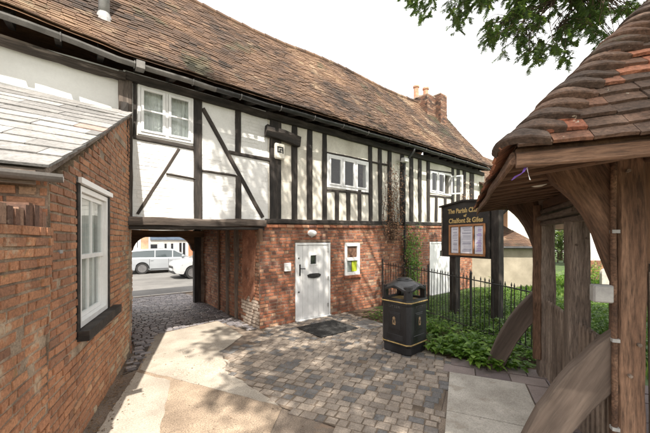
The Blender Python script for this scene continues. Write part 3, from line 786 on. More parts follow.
# ------------------------------------------------------------------ windows
def frame_bars(mb,x0,x1,z0,z1,y0,y1,w,T=None,ch=.004):
    mb.cbox(x0,x0+w,y0,y1,z0,z1,ch);mb.cbox(x1-w,x1,y0,y1,z0,z1,ch)
    mb.cbox(x0+w-.001,x1-w+.001,y0+.001,y1-.001,z0+.0005,z0+w,ch);mb.cbox(x0+w-.001,x1-w+.001,y0+.001,y1-.001,z1-w,z1-.0005,ch)
def window(x0,x1,z0,z1,lights,transom,name='window',y=FY,curtain=True,fw=.05,cw=.045,parent=None,openlast=False):
    mb=MB();frame_bars(mb,x0,x1,z0,z1,y-.03,y+.07,fw)
    n=lights;W_=(x1-x0-2*fw)
    mull=.045
    lw=(W_-(n-1)*mull)/n;panes=[];cas=MB()
    for i in range(n):
        a=x0+fw+i*(lw+mull);b=a+lw
        if i<n-1: mb.cbox(b,b+mull,y-.028,y+.06,z0+fw-.001,z1-fw+.001,.004)
        if openlast and i==n-1: continue
        frame_bars(cas,a+.004,b-.004,z0+fw+.004,z1-fw-.004,y-.045,y-.005,cw)
        if transom:
            zc=z0+(z1-z0)*transom
            cas.cbox(a+cw,b-cw,y-.043,y-.008,zc-.013,zc+.013,.003)
        panes.append((a+cw,b-cw))
    o=mb.build(name,M['white_paint'],parent or house)
    cas.build('casement',M['white_paint'],o)
    for a,b in panes:
        p=MB();p.box(a,b,y-.026,y-.022,z0+fw+cw,z1-fw-cw);p.build('pane',M['clear'],o)
    if curtain:
        c=MB();k=40;vs=[];fs=[]
        for i in range(k+1):
            xx=x0+fw+(x1-x0-2*fw)*i/k;yy=y+.10+.012*math.sin(i*1.9)
            vs+=[(xx,yy,z0+.02),(xx,yy,z1-.02)]
        for i in range(k): fs.append((2*i,2*i+2,2*i+3,2*i+1))
        c.add(vs,fs);c.build('curtain',M['curtain'],o)
    else:
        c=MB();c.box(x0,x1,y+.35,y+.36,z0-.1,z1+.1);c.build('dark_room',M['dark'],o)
    return o
window(*w1,2,.5,curtain=True,fw=.045)
window(*w2,3,None,curtain=False,fw=.07,cw=.05)
wo=window(*w3,3,None,curtain=False,fw=.06,cw=.04,openlast=True)
# the open casement leaf
x1=w3[1]-.06;L=.42
mb=MB();frame_bars(mb,0,L,w3[2]+.06,w3[3]-.06,-.02,.02,.05)
lf=mb.build('open_casement',M['white_paint']);lf.matrix_basis=Matrix.Translation((x1,6.24,0))@Matrix.Rotation(R(-62),4,'Z')
lf.parent=wo;lf.matrix_parent_inverse=world_of(wo).inverted()
mb=MB();mb.box(.05,L-.05,-.003,.003,w3[2]+.1,w3[3]-.1);pn=mb.build('pane',M['clear']);pn.matrix_basis=lf.matrix_basis.copy();pn.parent=wo;pn.matrix_parent_inverse=world_of(wo).inverted()
# little ground floor window
lw=MB();x0,x1=LWX0,LWX1;z0,z1=zwin
frame_bars(lw,x0,x1,z0,z1,FY-.02,FY+.06,.09);zc=(z0+z1)/2
lw.cbox(x0+.088,x1-.088,FY-.018,FY+.05,zc-.045,zc+.045,.004)
lo=lw.build('window',M['white_paint'],house)
for (a,b) in ((z0+.09,zc-.045),(zc+.045,z1-.09)):
    p=MB();p.box(x0+.09,x1-.09,FY+.01,FY+.014,a,b);p.build('pane',M['clear'],lo)
xc=(x0+x1)/2
p=MB();p.box(xc+.0,x1-.1,FY+.018,FY+.021,z0+.1,zc-.06);p.build('yellow_poster',M['yellow'],lo)
p=MB();p.box(x0+.1,xc-.02,FY+.018,FY+.021,z0+.1,zc-.06);p.build('grey_poster',M['greybox'],lo)
p=MB();p.box(x0+.1,x1-.1,FY+.018,FY+.021,zc+.05,z1-.1);p.build('brown_poster',M['brownp'],lo)
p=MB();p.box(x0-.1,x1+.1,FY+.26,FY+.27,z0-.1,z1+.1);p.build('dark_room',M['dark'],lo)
mb=MB();rg=random.Random(3)
for i in range(5):
    a=x0-.03+i*(x1-x0+.06)/5
    mb.cbox(a,a+(x1-x0+.06)/5-.008,FY-.06,FY+.05,z0-.075,z0-.005,.005,0,rg.random())
mb.build('brick_sill',M['brick'],lo)

def text_mesh(name,body,size,m,parent,mtx,ext=.002,shear=0.,offset=0.,align='CENTER',sx=1.):
    cu=bpy.data.curves.new(name,'FONT');cu.body=body;cu.size=size;cu.extrude=ext;cu.align_x=align;cu.align_y='CENTER';cu.shear=shear;cu.offset=offset
    cu.resolution_u=3
    t=bpy.data.objects.new(name+'_src',cu);COL.objects.link(t)
    dg=bpy.context.evaluated_depsgraph_get();me=bpy.data.meshes.new_from_object(t.evaluated_get(dg))
    bpy.data.objects.remove(t,do_unlink=True)
    me.materials.clear();me.materials.append(m)
    o=bpy.data.objects.new(name,me);COL.objects.link(o)
    o.matrix_basis=mtx@Matrix.Diagonal((sx,1,1,1))
    if parent is not None: o.parent=parent
    return o
# ------------------------------------------------------------------ doors
def door(x0,x1,z1,main):
    y=FY+.0
    f=MB();f.cbox(x0,x0+.055,y-.01,y+.1,.0,z1,.004);f.cbox(x1-.055,x1,y-.01,y+.1,0,z1,.004);f.cbox(x0+.054,x1-.054,y-.009,y+.1,z1-.055,z1-.0005,.004)
    f.cbox(x0,x1,y-.05,y+.12,-.02,.045,.006)
    D=f.build('door',M['white_paint'],house)
    lf=MB();n=6;a0=x0+.058;a1=x1-.058;cx=(x0+x1)/2
    wxa,wxb,wza,wzb=cx-.1,cx+.1,1.38,1.62
    for i in range(n):
        a=a0+(a1-a0)*i/n;b=a0+(a1-a0)*(i+1)/n-.004
        if b<=wxa or a>=wxb: lf.cbox(a,b,y+.01,y+.05,.05,z1-.06,.005)
        else:
            lf.cbox(a,b,y+.01,y+.05,.05,wza,.004);lf.cbox(a,b,y+.01,y+.05,wzb,z1-.06,.004)
            if a<wxa: lf.cbox(a,wxa,y+.01,y+.05,wza,wzb,.002)
            if b>wxb: lf.cbox(wxb,b,y+.01,y+.05,wza,wzb,.002)
    frame_bars(lf,wxa-.02,wxb+.02,wza-.02,wzb+.02,y-.002,y+.03,.03)
    lf.build('door_leaf',M['white_paint'],D)
    p=MB();p.box(wxa,wxb,y+.035,y+.04,wza,wzb);p.build('pane',M['glass'],D)
    if main:
        p=MB();zc=1.1;pl=[(-.21,.02),(-.14,.05),(-.05,.055),(.05,.055),(.14,.05),(.21,.02),(.19,-.035),(.1,-.06),(0,-.07),(-.1,-.06),(-.19,-.035)]
        p.prism(pl,lambda u,w,d:(cx+.02+u,d,zc+w),y-.012,y+.012);p.cbox(cx-.1,cx+.14,y-.02,y-.008,zc-.02,zc+.02,.004);p.build('letterbox',M['black_iron'],D)
        p=MB();hx=a0+.08
        p.cbox(hx-.02,hx+.02,y-.004,y+.012,1.12,1.4,.004);p.tube([(hx,y-.0,1.3),(hx,y-.05,1.3),(hx+.12,y-.055,1.29)],.011,8);p.build('handle',M['black_iron'],D)
        for z in (.72,1.55):
            p=MB();p.lathe([(.022,0),(.018,.012),(.001,.016)],10,(a0+.05,y+.01,z),'y');p.build('door_stud',M['black_iron'],D)
        for z in (.3,1.0,1.75):
            p=MB();p.cbox(a1-.03,a1+.02,y-.008,y+.012,z-.05,z+.05,.003);p.build('hinge',M['chrome'],D)
    return D
door(DX0+.01,DX1-.01,1.93,True)
dd=door(D2X0+.01,D2X1-.01,1.93,False);dd['label']='narrow white door further along the brick front'
# things fixed to the wall
def Wp(px,py,y=FY): X,z=W(px,py,FY);return X,z
t=thing('bulkhead_lamp','oval frosted bulkhead lamp above the white door on the brick wall','lamp',(Wp(311.5,233.2)[0],FY-.01,Wp(311.5,233.2)[1]))
mb=MB()
vs=[];fs=[]
for j,(s_c,yy) in enumerate(((1.12,0),(1.12,-.03),(1,-.035),(.95,-.07),(.7,-.1),(.3,-.115))):
    for k in range(20):
        a=6.283*k/20;vs.append((.115*s_c*math.cos(a),yy,.075*s_c*math.sin(a)))
for j in range(5):
    for k in range(20): fs.append((j*20+k,j*20+(k+1)%20,(j+1)*20+(k+1)%20,(j+1)*20+k))
fs.append(tuple(range(100,120)))
mb.add(vs,fs);mb.build('lamp_body',M['white_plain'],t,local=True,smooth=True)
mb=MB();mb.tube([(-.01,-.01,-.07),(-.01,-.01,-.11)],.02,8);mb.build('cable_gland',M['greybox'],t,local=True)
X,z=Wp(286.5,267)
t=thing('key_box','small white metal box on the brick wall left of the door','box',(X,FY-.01,z))
mb=MB();mb.cbox(-.085,.085,-.07,0,-.1,.1,.012);mb.build('box_body',M['white_paint'],t,local=True)
mb=MB();mb.cbox(-.075,.06,-.075,-.07,-.06,.03,.002);mb.build('box_lid',M['curtain'],t,local=True)
X,z=Wp(277.3,152)
t=thing('alarm_box','square off-white wall box with dark maze-like emblem on the big post','alarm box',(X,FY-.06,z))
mb=MB();mb.cbox(-.13,.13,-.08,0,-.19,.17,.025);mb.build('box_body',M['cream'],t,local=True)
mb=MB()
for (a,b,c,d) in ((-.08,.08,.06,.09),(-.08,-.05,-.05,.06),(-.05,.03,-.05,-.02),(.05,.08,-.06,.06),(-.02,.05,.01,.035),(-.02,.005,-.02,.01)):
    mb.box(a,b,-.084,-.08,c,d)
mb.build('emblem',M['trim'],t,local=True)
X,z=Wp(400,161.5)
t=thing('flood_lamp','small white flood lamp high on the wall among creeper stems','lamp',(X,FY-.02,z))
mb=MB();mb.tube([(0,0,0),(0,-.12,.02)],.02,8);mb.build('lamp_arm',M['white_plain'],t,local=True)
mb=MB();mb.cbox(-.12,.1,-.26,-.1,-.07,.07,.02);mb.build('lamp_head',M['white_plain'],t,local=True)
X=Wp(402,200)[0]
t=thing('downpipe','black rainwater downpipe from the gutter beside the creeper','downpipe',(X,FY-.1,0))
mb=MB();mb.tube([(0,-.37,4.9),(0,-.36,4.8),(0,-.02,4.5),(0,0,4.4),(0,0,.05)],.036,10);mb.build('pipe',M['gutter_black'],t,local=True,smooth=True)
for z in (4.3,3.2,2.1,.9):
    mb=MB();mb.lathe([(.045,z),(.045,z+.05)],10);mb.box(-.06,.06,.03,.07,z+.01,z+.04);mb.build('pipe_collar',M['gutter_black'],t,local=True)
t=thing('string_cable','dark cable strung down the roof tiles above the gutter','cable',(0,0,0)) if False else None
# door mat and recessed cover
t=thing('door_mat','black rubber mat lying on the setts in front of the white door','door mat',(4.35,5.35,.03))
mb=MB();mb.cbox(-.53,.53,-.45,.45,0,.014,.006);mb.build('mat_base',M['mat'],t,local=True)
mb=MB()
for i in range(26): mb.box(-.5+i*.04,-.49+i*.04,-.42,.42,.012,.019)
mb.build('ribs',M['mat'],t,local=True)
t=thing('manhole_cover','square recessed cover filled with paving beside the door mat','manhole cover',(5.32,5.02,.012))
mb=MB();mb.cbox(-.3,.3,-.3,-.285,0,.016,.002);mb.cbox(-.3,.3,.285,.3,0,.016,.002);mb.cbox(-.3,-.285,-.284,.284,0,.016,.002);mb.cbox(.285,.3,-.284,.284,0,.016,.002);mb.build('rim',M['lead'],t,local=True)
mb=MB();rg=random.Random(12)
for i in range(4):
    for j in range(4): stone(mb,(-.21+i*.14,-.21+j*.14),(1,0),(0,1),.128,.128,0,.014,rg.uniform(.05,.3),rg,.006,.003)
mb.build('infill',M['sett'],t,local=True)

# ------------------------------------------------------------------ outbuilding on the left
wv=(.2822,.9594);wn=(.9594,-.2822)
def wl(Y): return .03+.2941*(Y-4.05)
ob=thing('brick_outbuilding','low brick outbuilding with stone slate lean-to roof and white sash window','outbuilding',(-1.5,4.8,0))
ro=lambda zb:max(0.,(zb-2.46)*3.085/1.74)
bwall('side_brick_wall',(wl(3.3),3.3),wv,wn,0,4.2,lambda a,b:[(ro(b),3.08)] if ro(b)<3.0 else [],[M['brick_old'],M['mortar_dark']],ob,
      [(.665,1.70,1.1,2.56)],seed=14,warp=.03,proud=.01,colour=lambda rg,u,z:min(.99,max(.05,rg.gauss(.5,.15)-.1*(z-1.6)+.16*(u-1.5))))
bwall('end_brick_wall',(-3.6,3.3),(1,0),(0,-1),1.6,2.5,(0,3.6+wl(3.3)),[M['brick_orange'],M['mortar']],ob,seed=15,colour=lambda rg,u,z:rg.uniform(.25,.9),L=.24)
def SP(u,s):
    t=s/3.45;Y=3.12+(6.23-3.12)*t
    return Vector((-3.6+u*(3.6+wl(Y)+.07)/3.6,Y,2.53+1.66*t+.012*nz(u*1.5,t*6)))
tiles('slate_roof',SP,3.5,3.45,.25,.46,[M['slate']],ob,thick=.02,lift=.016,seed=5,jw=.4,jz=.004,span=lambda s:[(0,3.6)],
      colour=lambda rg,u,s:rg.uniform(0,.955) if rg.random()<.985 else .99)
mb=MB();pl=[(3.14,2.47),(6.22,4.11),(6.22,4.17),(3.14,2.535)]
mb.hexa([(-3.6,3.14,2.47),(wl(3.14)+.03,3.14,2.47),(wl(6.22)+.03,6.22,4.11),(-3.6,6.22,4.11)],[(-3.6,3.14,2.53),(wl(3.14)+.03,3.14,2.53),(wl(6.22)+.03,6.22,4.17),(-3.6,6.22,4.17)])
mb.build('roof_boarding',M['timber_grey'],ob)
half_gutter('gutter',[(-3.6,3.07,2.5),(-1.5,3.07,2.495),(wl(3.1)+.16,3.07,2.49)],.058,M['gutter'],ob)
mb=MB();x=wl(3.1)+.0
mb.box(-3.6,x,3.125,3.15,2.41,2.52);mb.build('fascia',M['timber_grey'],ob)
# sash window: built in wall coordinates (u along wall, o outward)
O=Vector((wl(3.3),3.3,0));dv=Vector((*wv,0));nv=Vector((*wn,0))
def wallbox(mb,u0,u1,z0,z1,o0,o1,r=.5,m=0):
    P=lambda u,z,o:O+dv*u+nv*o+Vector((0,0,z))
    mb.hexa([P(u0,z0,o0),P(u0,z0,o1),P(u1,z0,o1),P(u1,z0,o0)],[P(u0,z1,o0),P(u0,z1,o1),P(u1,z1,o1),P(u1,z1,o0)],m,r)
def wframe(mb,u0,u1,z0,z1,o0,o1,w):
    wallbox(mb,u0,u0+w,z0,z1,o0,o1);wallbox(mb,u1-w,u1,z0,z1,o0,o1)
    wallbox(mb,u0+w,u1-w,z0,z0+w,o0,o1-.001);wallbox(mb,u0+w,u1-w,z1-w,z1,o0,o1-.001)
mb=MB();u0,u1,z0,z1=.67,1.69,1.11,2.55
wframe(mb,u0,u1,z0,z1,-.12,.012,.055)
sw=mb.build('sash_window',M['white_paint'],ob)
for (a,b,o1,nm) in ((z0+.06,1.85,-.05,'lower_sash'),(1.8,z1-.06,-.02,'upper_sash')):
    mb=MB();wframe(mb,u0+.057,u1-.057,a,b,o1-.035,o1,.045)
    uc=(u0+u1)/2;wallbox(mb,uc-.01,uc+.01,a+.04,b-.04,o1-.03,o1-.003);mb.build(nm,M['white_paint'],sw)
    mb=MB();wallbox(mb,u0+.1,u1-.1,a+.045,b-.045,o1-.02,o1-.017);mb.build('pane',M['clear'],sw)
mb=MB();wallbox(mb,u0+.03,u1-.03,z0+.03,z1-.03,-.112,-.108);mb.build('curtain',M['curtain'],sw)
mb=MB();wallbox(mb,.60,.665,1.03,2.62,-.1,.02);mb.build('window_jamb',M['timber_black'],sw);mb=MB();wallbox(mb,1.695,1.77,1.03,2.66,-.1,.02);mb.build('window_jamb',M['timber_black'],sw)
mb=MB();wallbox(mb,.60,1.98,1.0,1.1,-.1,.11);mb.build('window_sill',M['timber_black'],sw)
mb=MB();wallbox(mb,.60,1.78,2.565,2.62,-.1,.05);mb.build('window_head',M['white_paint'],sw)

gw=thing('garden_wall','old mossy brick garden wall topped with upright bricks, nearest on the left','garden wall',(-.6,1.8,0))
O0=(wl(.0),.0)
gcol=lambda rg,u,z:min(1,max(0.,rg.gauss(.5,.15)-.12*(z-1.2)))
bwall('brick_face',O0,wv,wn,0,2.1,(0,3.3/.9594-.005),[M['brick_mossy_dappled'],M['mortar_dark']],gw,seed=16,warp=.04,proud=.014,colour=gcol)
bwall('brick_back',(O0[0]-.3,O0[1]),wv,(-wn[0],-wn[1]),0,2.1,(0,3.2),[M['brick_old'],M['mortar_dark']],gw,seed=17,bricks=False)
mb=MB();rg=random.Random(18);u=0.
O=Vector((*O0,0))
while u<3.3/.9594-.09:
    w=rg.uniform(.062,.082);h_=rg.uniform(2.2,2.265)
    wallbox(mb,u+.006,u+w-.004,2.1,h_,-.24+rg.uniform(-.01,.01),.012+rg.uniform(-.012,.014),rg.random());u+=w
mb.build('upright_coping',M['brick_dark'],gw)
mb=MB();wallbox(mb,0,3.42,2.09,2.19,-.22,-.002);mb.build('coping_mortar',M['mortar'],gw)
mb=MB();O=Vector((wl(3.3),3.3,0));wallbox(mb,.14,.2,1.885,1.915,.0,.03);
tag(mb.build('wall_tap_stub',M['lead'],ob))
CANOPY=[(-1.9,3.2,-5.2,2.2,8.5,11.,128,.4,.72,95),(3.2,7.5,-5,2.2,8.5,11,46,.4,.8,90),(5,9,-7,-3,7,11,12,.6,1.,90),(-1.2,2.6,-7.4,-5.,8.5,10.5,45,.45,.75,95)]
VEIL=7.6
EXPO=.95

# ================================================================== litter bin
t=thing('litter_bin','black street litter bin with domed lid, gold bands and open slots on every side','litter bin',(4.62,3.47,.02),R(3))
def ring(h,c,z,n=None):   # chamfered square ring, 16 points
    p=[];k=h-c
    for (a,b) in ((k,-h),(h,-k),(h,0),(h,k),(k,h),(0,h),(-k,h),(-h,k),(-h,0),(-h,-k),(-k,-h),(0,-h)): p.append((a,b,z))
    return p
def loft(mb,rings,cap0=True,cap1=True,m=0):
    n=len(rings[0]);vs=[q for r_ in rings for q in r_];fs=[]
    for i in range(len(rings)-1):
        for k in range(n): fs.append((i*n+k,i*n+(k+1)%n,(i+1)*n+(k+1)%n,(i+1)*n+k))
    if cap0: fs.append(tuple(reversed(range(n))))
    if cap1: fs.append(tuple(range((len(rings)-1)*n,len(rings)*n)))
    mb.add(vs,fs,m)
mb=MB();loft(mb,[ring(.27,.06,0),ring(.285,.06,.02),ring(.285,.06,.13),ring(.295,.06,.15),ring(.305,.06,.17),ring(.3,.06,.2),ring(.3,.06,.84),ring(.31,.06,.86),ring(.315,.06,.9),ring(.31,.06,.95),ring(.27,.06,.96),ring(.25,.05,.95),ring(.24,.05,.7)]);mb.build('bin_body',M['bin_black'],t,local=True)
for z,h_,nm in ((.905,.318,'gold_band'),(.185,.3055,'gold_band')):
    mb=MB();loft(mb,[ring(h_-.01,.06,z-.011),ring(h_,.06,z-.008),ring(h_,.06,z+.008),ring(h_-.01,.06,z+.011)]);mb.build(nm,M['gold'],t,local=True)
# hood: four corner posts and an arched, domed roof
for sx in (-1,1):
    for sy in (-1,1):
        mb=MB();q=[(sx*.3,sy*.19),(sx*.3,sy*.245),(sx*.245,sy*.3),(sx*.19,sy*.3),(sx*.2,sy*.2)]
        if sx*sy<0: q.reverse()
        n=5;vs=[(a,b,.93) for a,b in q]+[(a*.99,b*.99,1.17) for a,b in q]
        mb.add(vs,[tuple(range(4,-1,-1)),tuple(range(5,10))]+[(i,(i+1)%5,(i+1)%5+5,i+5) for i in range(5)])
        mb.build('hood_post',M['bin_black'],t,local=True)
per=[];N_=48
def sq(a,h):      # rounded square
    c,s2=math.cos(a),math.sin(a);p=5.
    q=(abs(c)**p+abs(s2)**p)**(-1/p);return (c*q*h,s2*q*h)
rings=[]
def arch(a): return .5-.5*math.cos(4*a)    # 0 at face middles, 1 at the corners
for (h,zf) in ((.27,lambda a:1.16-.075*arch(a)),(.315,lambda a:1.15-.075*arch(a)),(.318,lambda a:1.185-.075*arch(a)),(.26,lambda a:1.215-.035*arch(a)),(.2,lambda a:1.24-.01*arch(a)),(.15,lambda a:1.255),(.15,lambda a:1.265),(.125,lambda a:1.275),(.12,lambda a:1.29),(.06,lambda a:1.305)):
    r_=[]
    for k in range(N_):
        a=2*math.pi*k/N_
        x,y=sq(a,h) if h>.22 else (h*math.cos(a),h*math.sin(a))
        r_.append((x,y,zf(a)))
    rings.append(r_)
mb=MB();loft(mb,rings);mb.build('domed_lid',M['bin_black'],t,local=True,smooth=False)
for i in range(4):
    rot=Matrix.Rotation(i*math.pi/2,4,'Z')
    mb=MB()
    mb.cbox(-.12,.12,-.308,-.298,.42,.72,.004);mb.cbox(-.095,.095,-.312,-.304,.445,.695,.003)
    o=mb.build('emblem_panel',M['bin_black'],t,local=True);o.matrix_basis=rot
    mb=MB();mb.prism([(-.03,-.07),(.03,-.07),(.035,-.02),(.022,.02),(.03,.05),(.0,.075),(-.03,.05),(-.022,.02),(-.035,-.02)],lambda u,w,d:(u,d,.57+w),-.316,-.31)
    e=mb.build('gold_emblem',M['bronze'],o,local=True)
    mb=MB();mb.prism([(-.012,-.035),(.012,-.035),(.01,.02),(-.01,.02)],lambda u,w,d:(u,d,.57+w),-.318,-.3155);mb.build('emblem_centre',M['bin_black'],o,local=True)
    mb=MB();mb.cbox(-.17,.17,-.304,-.296,.235,.33,.003);o2=mb.build('kick_panel',M['bin_black'],t,local=True);o2.matrix_basis=rot
for i in (0,3):
    rot=Matrix.Rotation(i*math.pi/2,4,'Z')
    text_mesh('lettering','LITTER',.062,M['lead_dull'],t,rot@Matrix.Translation((0,-.303,.815))@Matrix.Rotation(R(90),4,'X'),sx=1.25)
# metal ground strips

# ================================================================== church sign
se=(.19,.98);t=thing('church_notice_board','black church notice board with gold old-style lettering over a framed three-sheet notice','notice board',(7.69,3.14,0),math.atan2(.98,.19))
beam('post',(0,-.02,0),(0,-.02,2.9),.2,.2,M['timber_black'],t,local=True,up=(0,1,0))
beam('post',(1.19,-.02,0),(1.19,-.02,2.85),.2,.2,M['timber_black'],t,local=True,up=(0,1,0))
mb=MB();mb.prism([(.08,1.55),(1.5,1.55),(1.5,2.9),(.8,2.99),(.08,2.93)],lambda u,w,d:(u,d,w),.085,.13);mb.build('board',M['board_black'],t,local=True)
mb=MB();mb.prism([(.03,2.925),(.8,2.985),(1.55,2.895),(1.55,2.935),(.8,3.03),(.03,2.965)],lambda u,w,d:(u,d,w),.06,.19);mb.build('top_moulding',M['timber_black'],t,local=True)
for a,b in ((1.465,1.5),(.08,.11)): mb=MB();mb.cbox(a,b,.128,.15,1.56,2.9,.004);mb.build('side_moulding',M['timber_grey'] if a>1 else M['timber_black'],t,local=True)
fr=MB()
x0,x1,z0,z1=.19,1.24,1.6,2.4
for (a,b,c,d) in ((x0,x0+.05,z0,z1),(x1-.05,x1,z0,z1),(x0+.05,x1-.05,z0,z0+.05),(x0+.05,x1-.05,z1-.05,z1),(.49,.525,z0+.05,z1-.05),(.9,.935,z0+.05,z1-.05)): fr.cbox(a,b,.131,.165,c,d,.004)
fo=fr.build('notice_frame',M['pine'],t,local=True)
for (a,b) in ((.25,.48),(.535,.89),(.945,1.18)):
    mb=MB();mb.box(a+.005,b-.005,.132,.136,z0+.06,z1-.06);po=mb.build('notice_sheet',M['paper'],fo,local=True)
    mb=MB();rg=random.Random(int(a*100));z=z1-.1
    while z>z0+.1:
        if rg.random()<.85: mb.box(a+.03+rg.uniform(0,.03),b-.03-rg.uniform(0,.07),.136,.1375,z,z+rg.choice((.006,.008,.014)))
        z-=rg.uniform(.024,.034)
    tag(mb.build('printed_lines',M['ink_purple'] if a<.3 else M['ink'],fo,local=True))
def facing(x,z,y=.134): return Matrix.Translation((x,y,z))@Matrix(((-1,0,0,0),(0,0,1,0),(0,1,0,0),(0,0,0,1)))
for body,z,s2,k,xc in (('The Parish Church',2.755,.165,.84,.76),('of',2.625,.09,1,.76),('Chalfont St Giles',2.5,.17,.86,.76)):
    text_mesh('gold_lettering',body,s2,M['gold'],t,facing(xc,z),shear=.05,offset=.0055,sx=k)
    text_mesh('gold_lettering_shadow',body,s2,M['bronze'],t,facing(xc-.006,z-.006,.1325),shear=.12,offset=.006,sx=k) if 0 else None

# ================================================================== iron railing
t=thing('iron_railing','thin black iron railing with pointed bars in front of the planted bed','railing',(6.6,3.6,0))
PL=[(7.22,6.22,1.27),(6.98,4.5,1.2),(6.46,3.15,1.17),(6.2,2.3,1.13),(5.85,1.6,1.1)]
pts=[];acc=0
for (a,b) in zip(PL,PL[1:]):
    L=math.dist(a[:2],b[:2]);n=round(L/.115)
    for i in range(n): pts.append(tuple(a[q]+(b[q]-a[q])*i/n for q in range(3)))
pts.append(PL[-1])
mb=MB();mb.tube([(x,y,z) for x,y,z in pts],.013,6);mb.build('top_rail',M['black_iron'],t)
mb=MB();mb.tube([(x,y,.16) for x,y,z in pts],.013,6);mb.build('bottom_rail',M['black_iron'],t)
rg=random.Random(5)
mb=MB();mb.tube([(0,0,.02),(0,0,1.28),(0,0,1.3),(0,0,1.36)],[.009,.009,.016,.002],6);b0=mb.build('bar',M['black_iron'],t)
first=True
for (x,y,z) in pts:
    o=b0 if first else b0.copy()
    if not first: COL.objects.link(o)
    first=False
    L=Matrix.Translation((x+rg.uniform(-.006,.006),y,z-1.26))@Matrix.Rotation(rg.uniform(-.02,.02),4,'X')
    o.matrix_basis=L;o.parent=t;o.matrix_parent_inverse=world_of(t).inverted()
for (x,y,z) in (PL[0],PL[1],PL[2],PL[4]):
    mb=MB();mb.tube([(x,y,0),(x,y,z+.12)],.024,8);mb.lathe([(.03,z+.12),(.03,z+.14),(.005,z+.19)],8,(x,y,0));mb.build('railing_post',M['black_iron'],t)

# ================================================================== lychgate
LG=thing('lychgate','old oak lychgate with mossy clay tile roof, curved braces and picket sides','lychgate',(3.2,.387,0),math.atan2(a_[1],a_[0]))
o_='timber_oak'
def post(m,k,w,top=2.62,name='post',mt='timber_oak'): return beam(name,(m,k,0),(m,k,top),w,w,M[mt],LG,local=True,up=(0,1,0),jit=.007,ch=.018)
post(0,0,.165);post(1.076,0,.185,2.2,mt='timber_grey');post(2.394,0,.2,mt='timber_grey')
beam('post_plank',(2.31,.12,.28),(2.31,.12,2.5),.06,.1,M[o_],LG,local=True,up=(0,1,0))
beam('post_plank',(-.02,-.12,1.84),(-.02,-.12,2.62),.07,.12,M['timber_dark'],LG,local=True,up=(0,1,0))
for m in (0,1.2,2.394): post(m,-2.2,.18)
beam('wall_plate',(-.66,0,2.68),(2.85,0,2.68),.16,.13,M['timber_dark'],LG,local=True)
beam('wall_plate',(-.66,-2.2,2.68),(2.85,-2.2,2.68),.16,.13,M['timber_dark'],LG,local=True)
beam('outer_plate',(-.76,.52,2.655),(2.85,.52,2.665),.08,.09,M[o_],LG,local=True)
for m in (0,2.394): beam('tie_beam',(m,.6,2.665),(m,-2.3,2.7),.13,.13,M['timber_dark'],LG,local=True)
for z,k in ((2.22,.05),(2.30,.075),(2.385,.055)): beam('moulded_rail',(.75,k-.03,z),(2.33,k-.03,z+.01),.13+.05*(k>.06),.06,M['timber_grey'],LG,local=True)
beam('head_rail',(.08,0,2.5),(2.33,0,2.5),.1,.12,M['timber_dark'],LG,local=True)
up_=[(.56,2.62),(.52,2.57),(.46,2.455),(.40,2.39),(.336,2.315),(.26,2.19),(.207,2.05),(.16,1.9),(.12,1.77),(.085,1.66),(.07,1.66),(.07,2.62)]
lo_=[(.07,1.33),(.2,1.19),(.346,1.0),(.46,.82),(.56,.63),(.65,.42),(.72,.22),(.79,0),(.56,0),(.47,.22),(.37,.46),(.23,.69),(.07,.9)]
def curved(name,poly,m,th,mt,mir=1,zs=1.):
    # subdivide the outline so the timber has a soft wobble
    mb=MB();pl=[]
    for (a,b),(c,d) in zip(poly,poly[1:]+poly[:1]):
        n=max(1,int(math.dist((a,b),(c,d))/.08))
        for i in range(n): pl.append((a+(c-a)*i/n,b+(d-b)*i/n))
    pl=[(u+.006*nz(u*6,w*6,m),w+.006*nz(u*6,w*6,m+9)) for u,w in pl]
    n=len(pl);c=.012
    cx=sum(u for u,w in pl)/n;cz=sum(w for u,w in pl)/n
    ins=[]
    for i in range(n):
        a=Vector(pl[i-1]);b=Vector(pl[(i+1)%n]);tt=(b-a).normalized();nn=Vector((-tt.y,tt.x))
        ins.append((pl[i][0]+nn.x*c,pl[i][1]+nn.y*c))
    area=sum(pl[i-1][0]*pl[i][1]-pl[i][0]*pl[i-1][1] for i in range(n))
    if area<0: ins=[(2*p[0]-q[0],2*p[1]-q[1]) for p,q in zip(pl,ins)]
    vs=[(m-th/2,mir*u,w) for u,w in ins]+[(m-th/2+c,mir*u,w) for u,w in pl]+[(m+th/2-c,mir*u,w) for u,w in pl]+[(m+th/2,mir*u,w) for u,w in ins]
    fs=[tuple(reversed(range(n))),tuple(range(3*n,4*n))]
    for j in range(3):
        for i in range(n): fs.append((j*n+i,j*n+(i+1)%n,(j+1)*n+(i+1)%n,(j+1)*n+i))
    # grain runs along the chord of the timber
    top=max(pl,key=lambda q:q[1]-q[0]*.3);bot=min(pl,key=lambda q:q[1]-q[0]*.3)
    if name=='raking_strut': c0_,c1_=Vector((0,-mir*.68,1.15)).normalized(),None
    else: c0_=Vector((0,-mir*-.45,.95)).normalized()
    if name=='raking_strut': c0_=Vector((0,-mir*.5,.95)).normalized()
    X_=c0_;Y_=Vector((1,0,0));Z_=X_.cross(Y_)
    Rm=Matrix(((X_.x,Y_.x,Z_.x,0),(X_.y,Y_.y,Z_.y,0),(X_.z,Y_.z,Z_.z,0),(0,0,0,1)));Ri=Rm.inverted()
    mb.add([Ri@Vector(v) for v in vs],fs);o=mb.build(name,M[mt],LG,local=True);o.matrix_basis=Rm;return o
for m in (0,2.394):
    curved('curved_bracket',up_,m,.1,'timber_oak')
    curved('raking_strut',lo_,m,.13,'strut_oak')
    if m<1: curved('curved_bracket',up_,m,.09,'timber_oak',-1)
curved('curved_bracket',[(k+.05 if k>.08 else k,z) for k,z in up_],1.2,.09,'timber_dark',1) if 0 else None
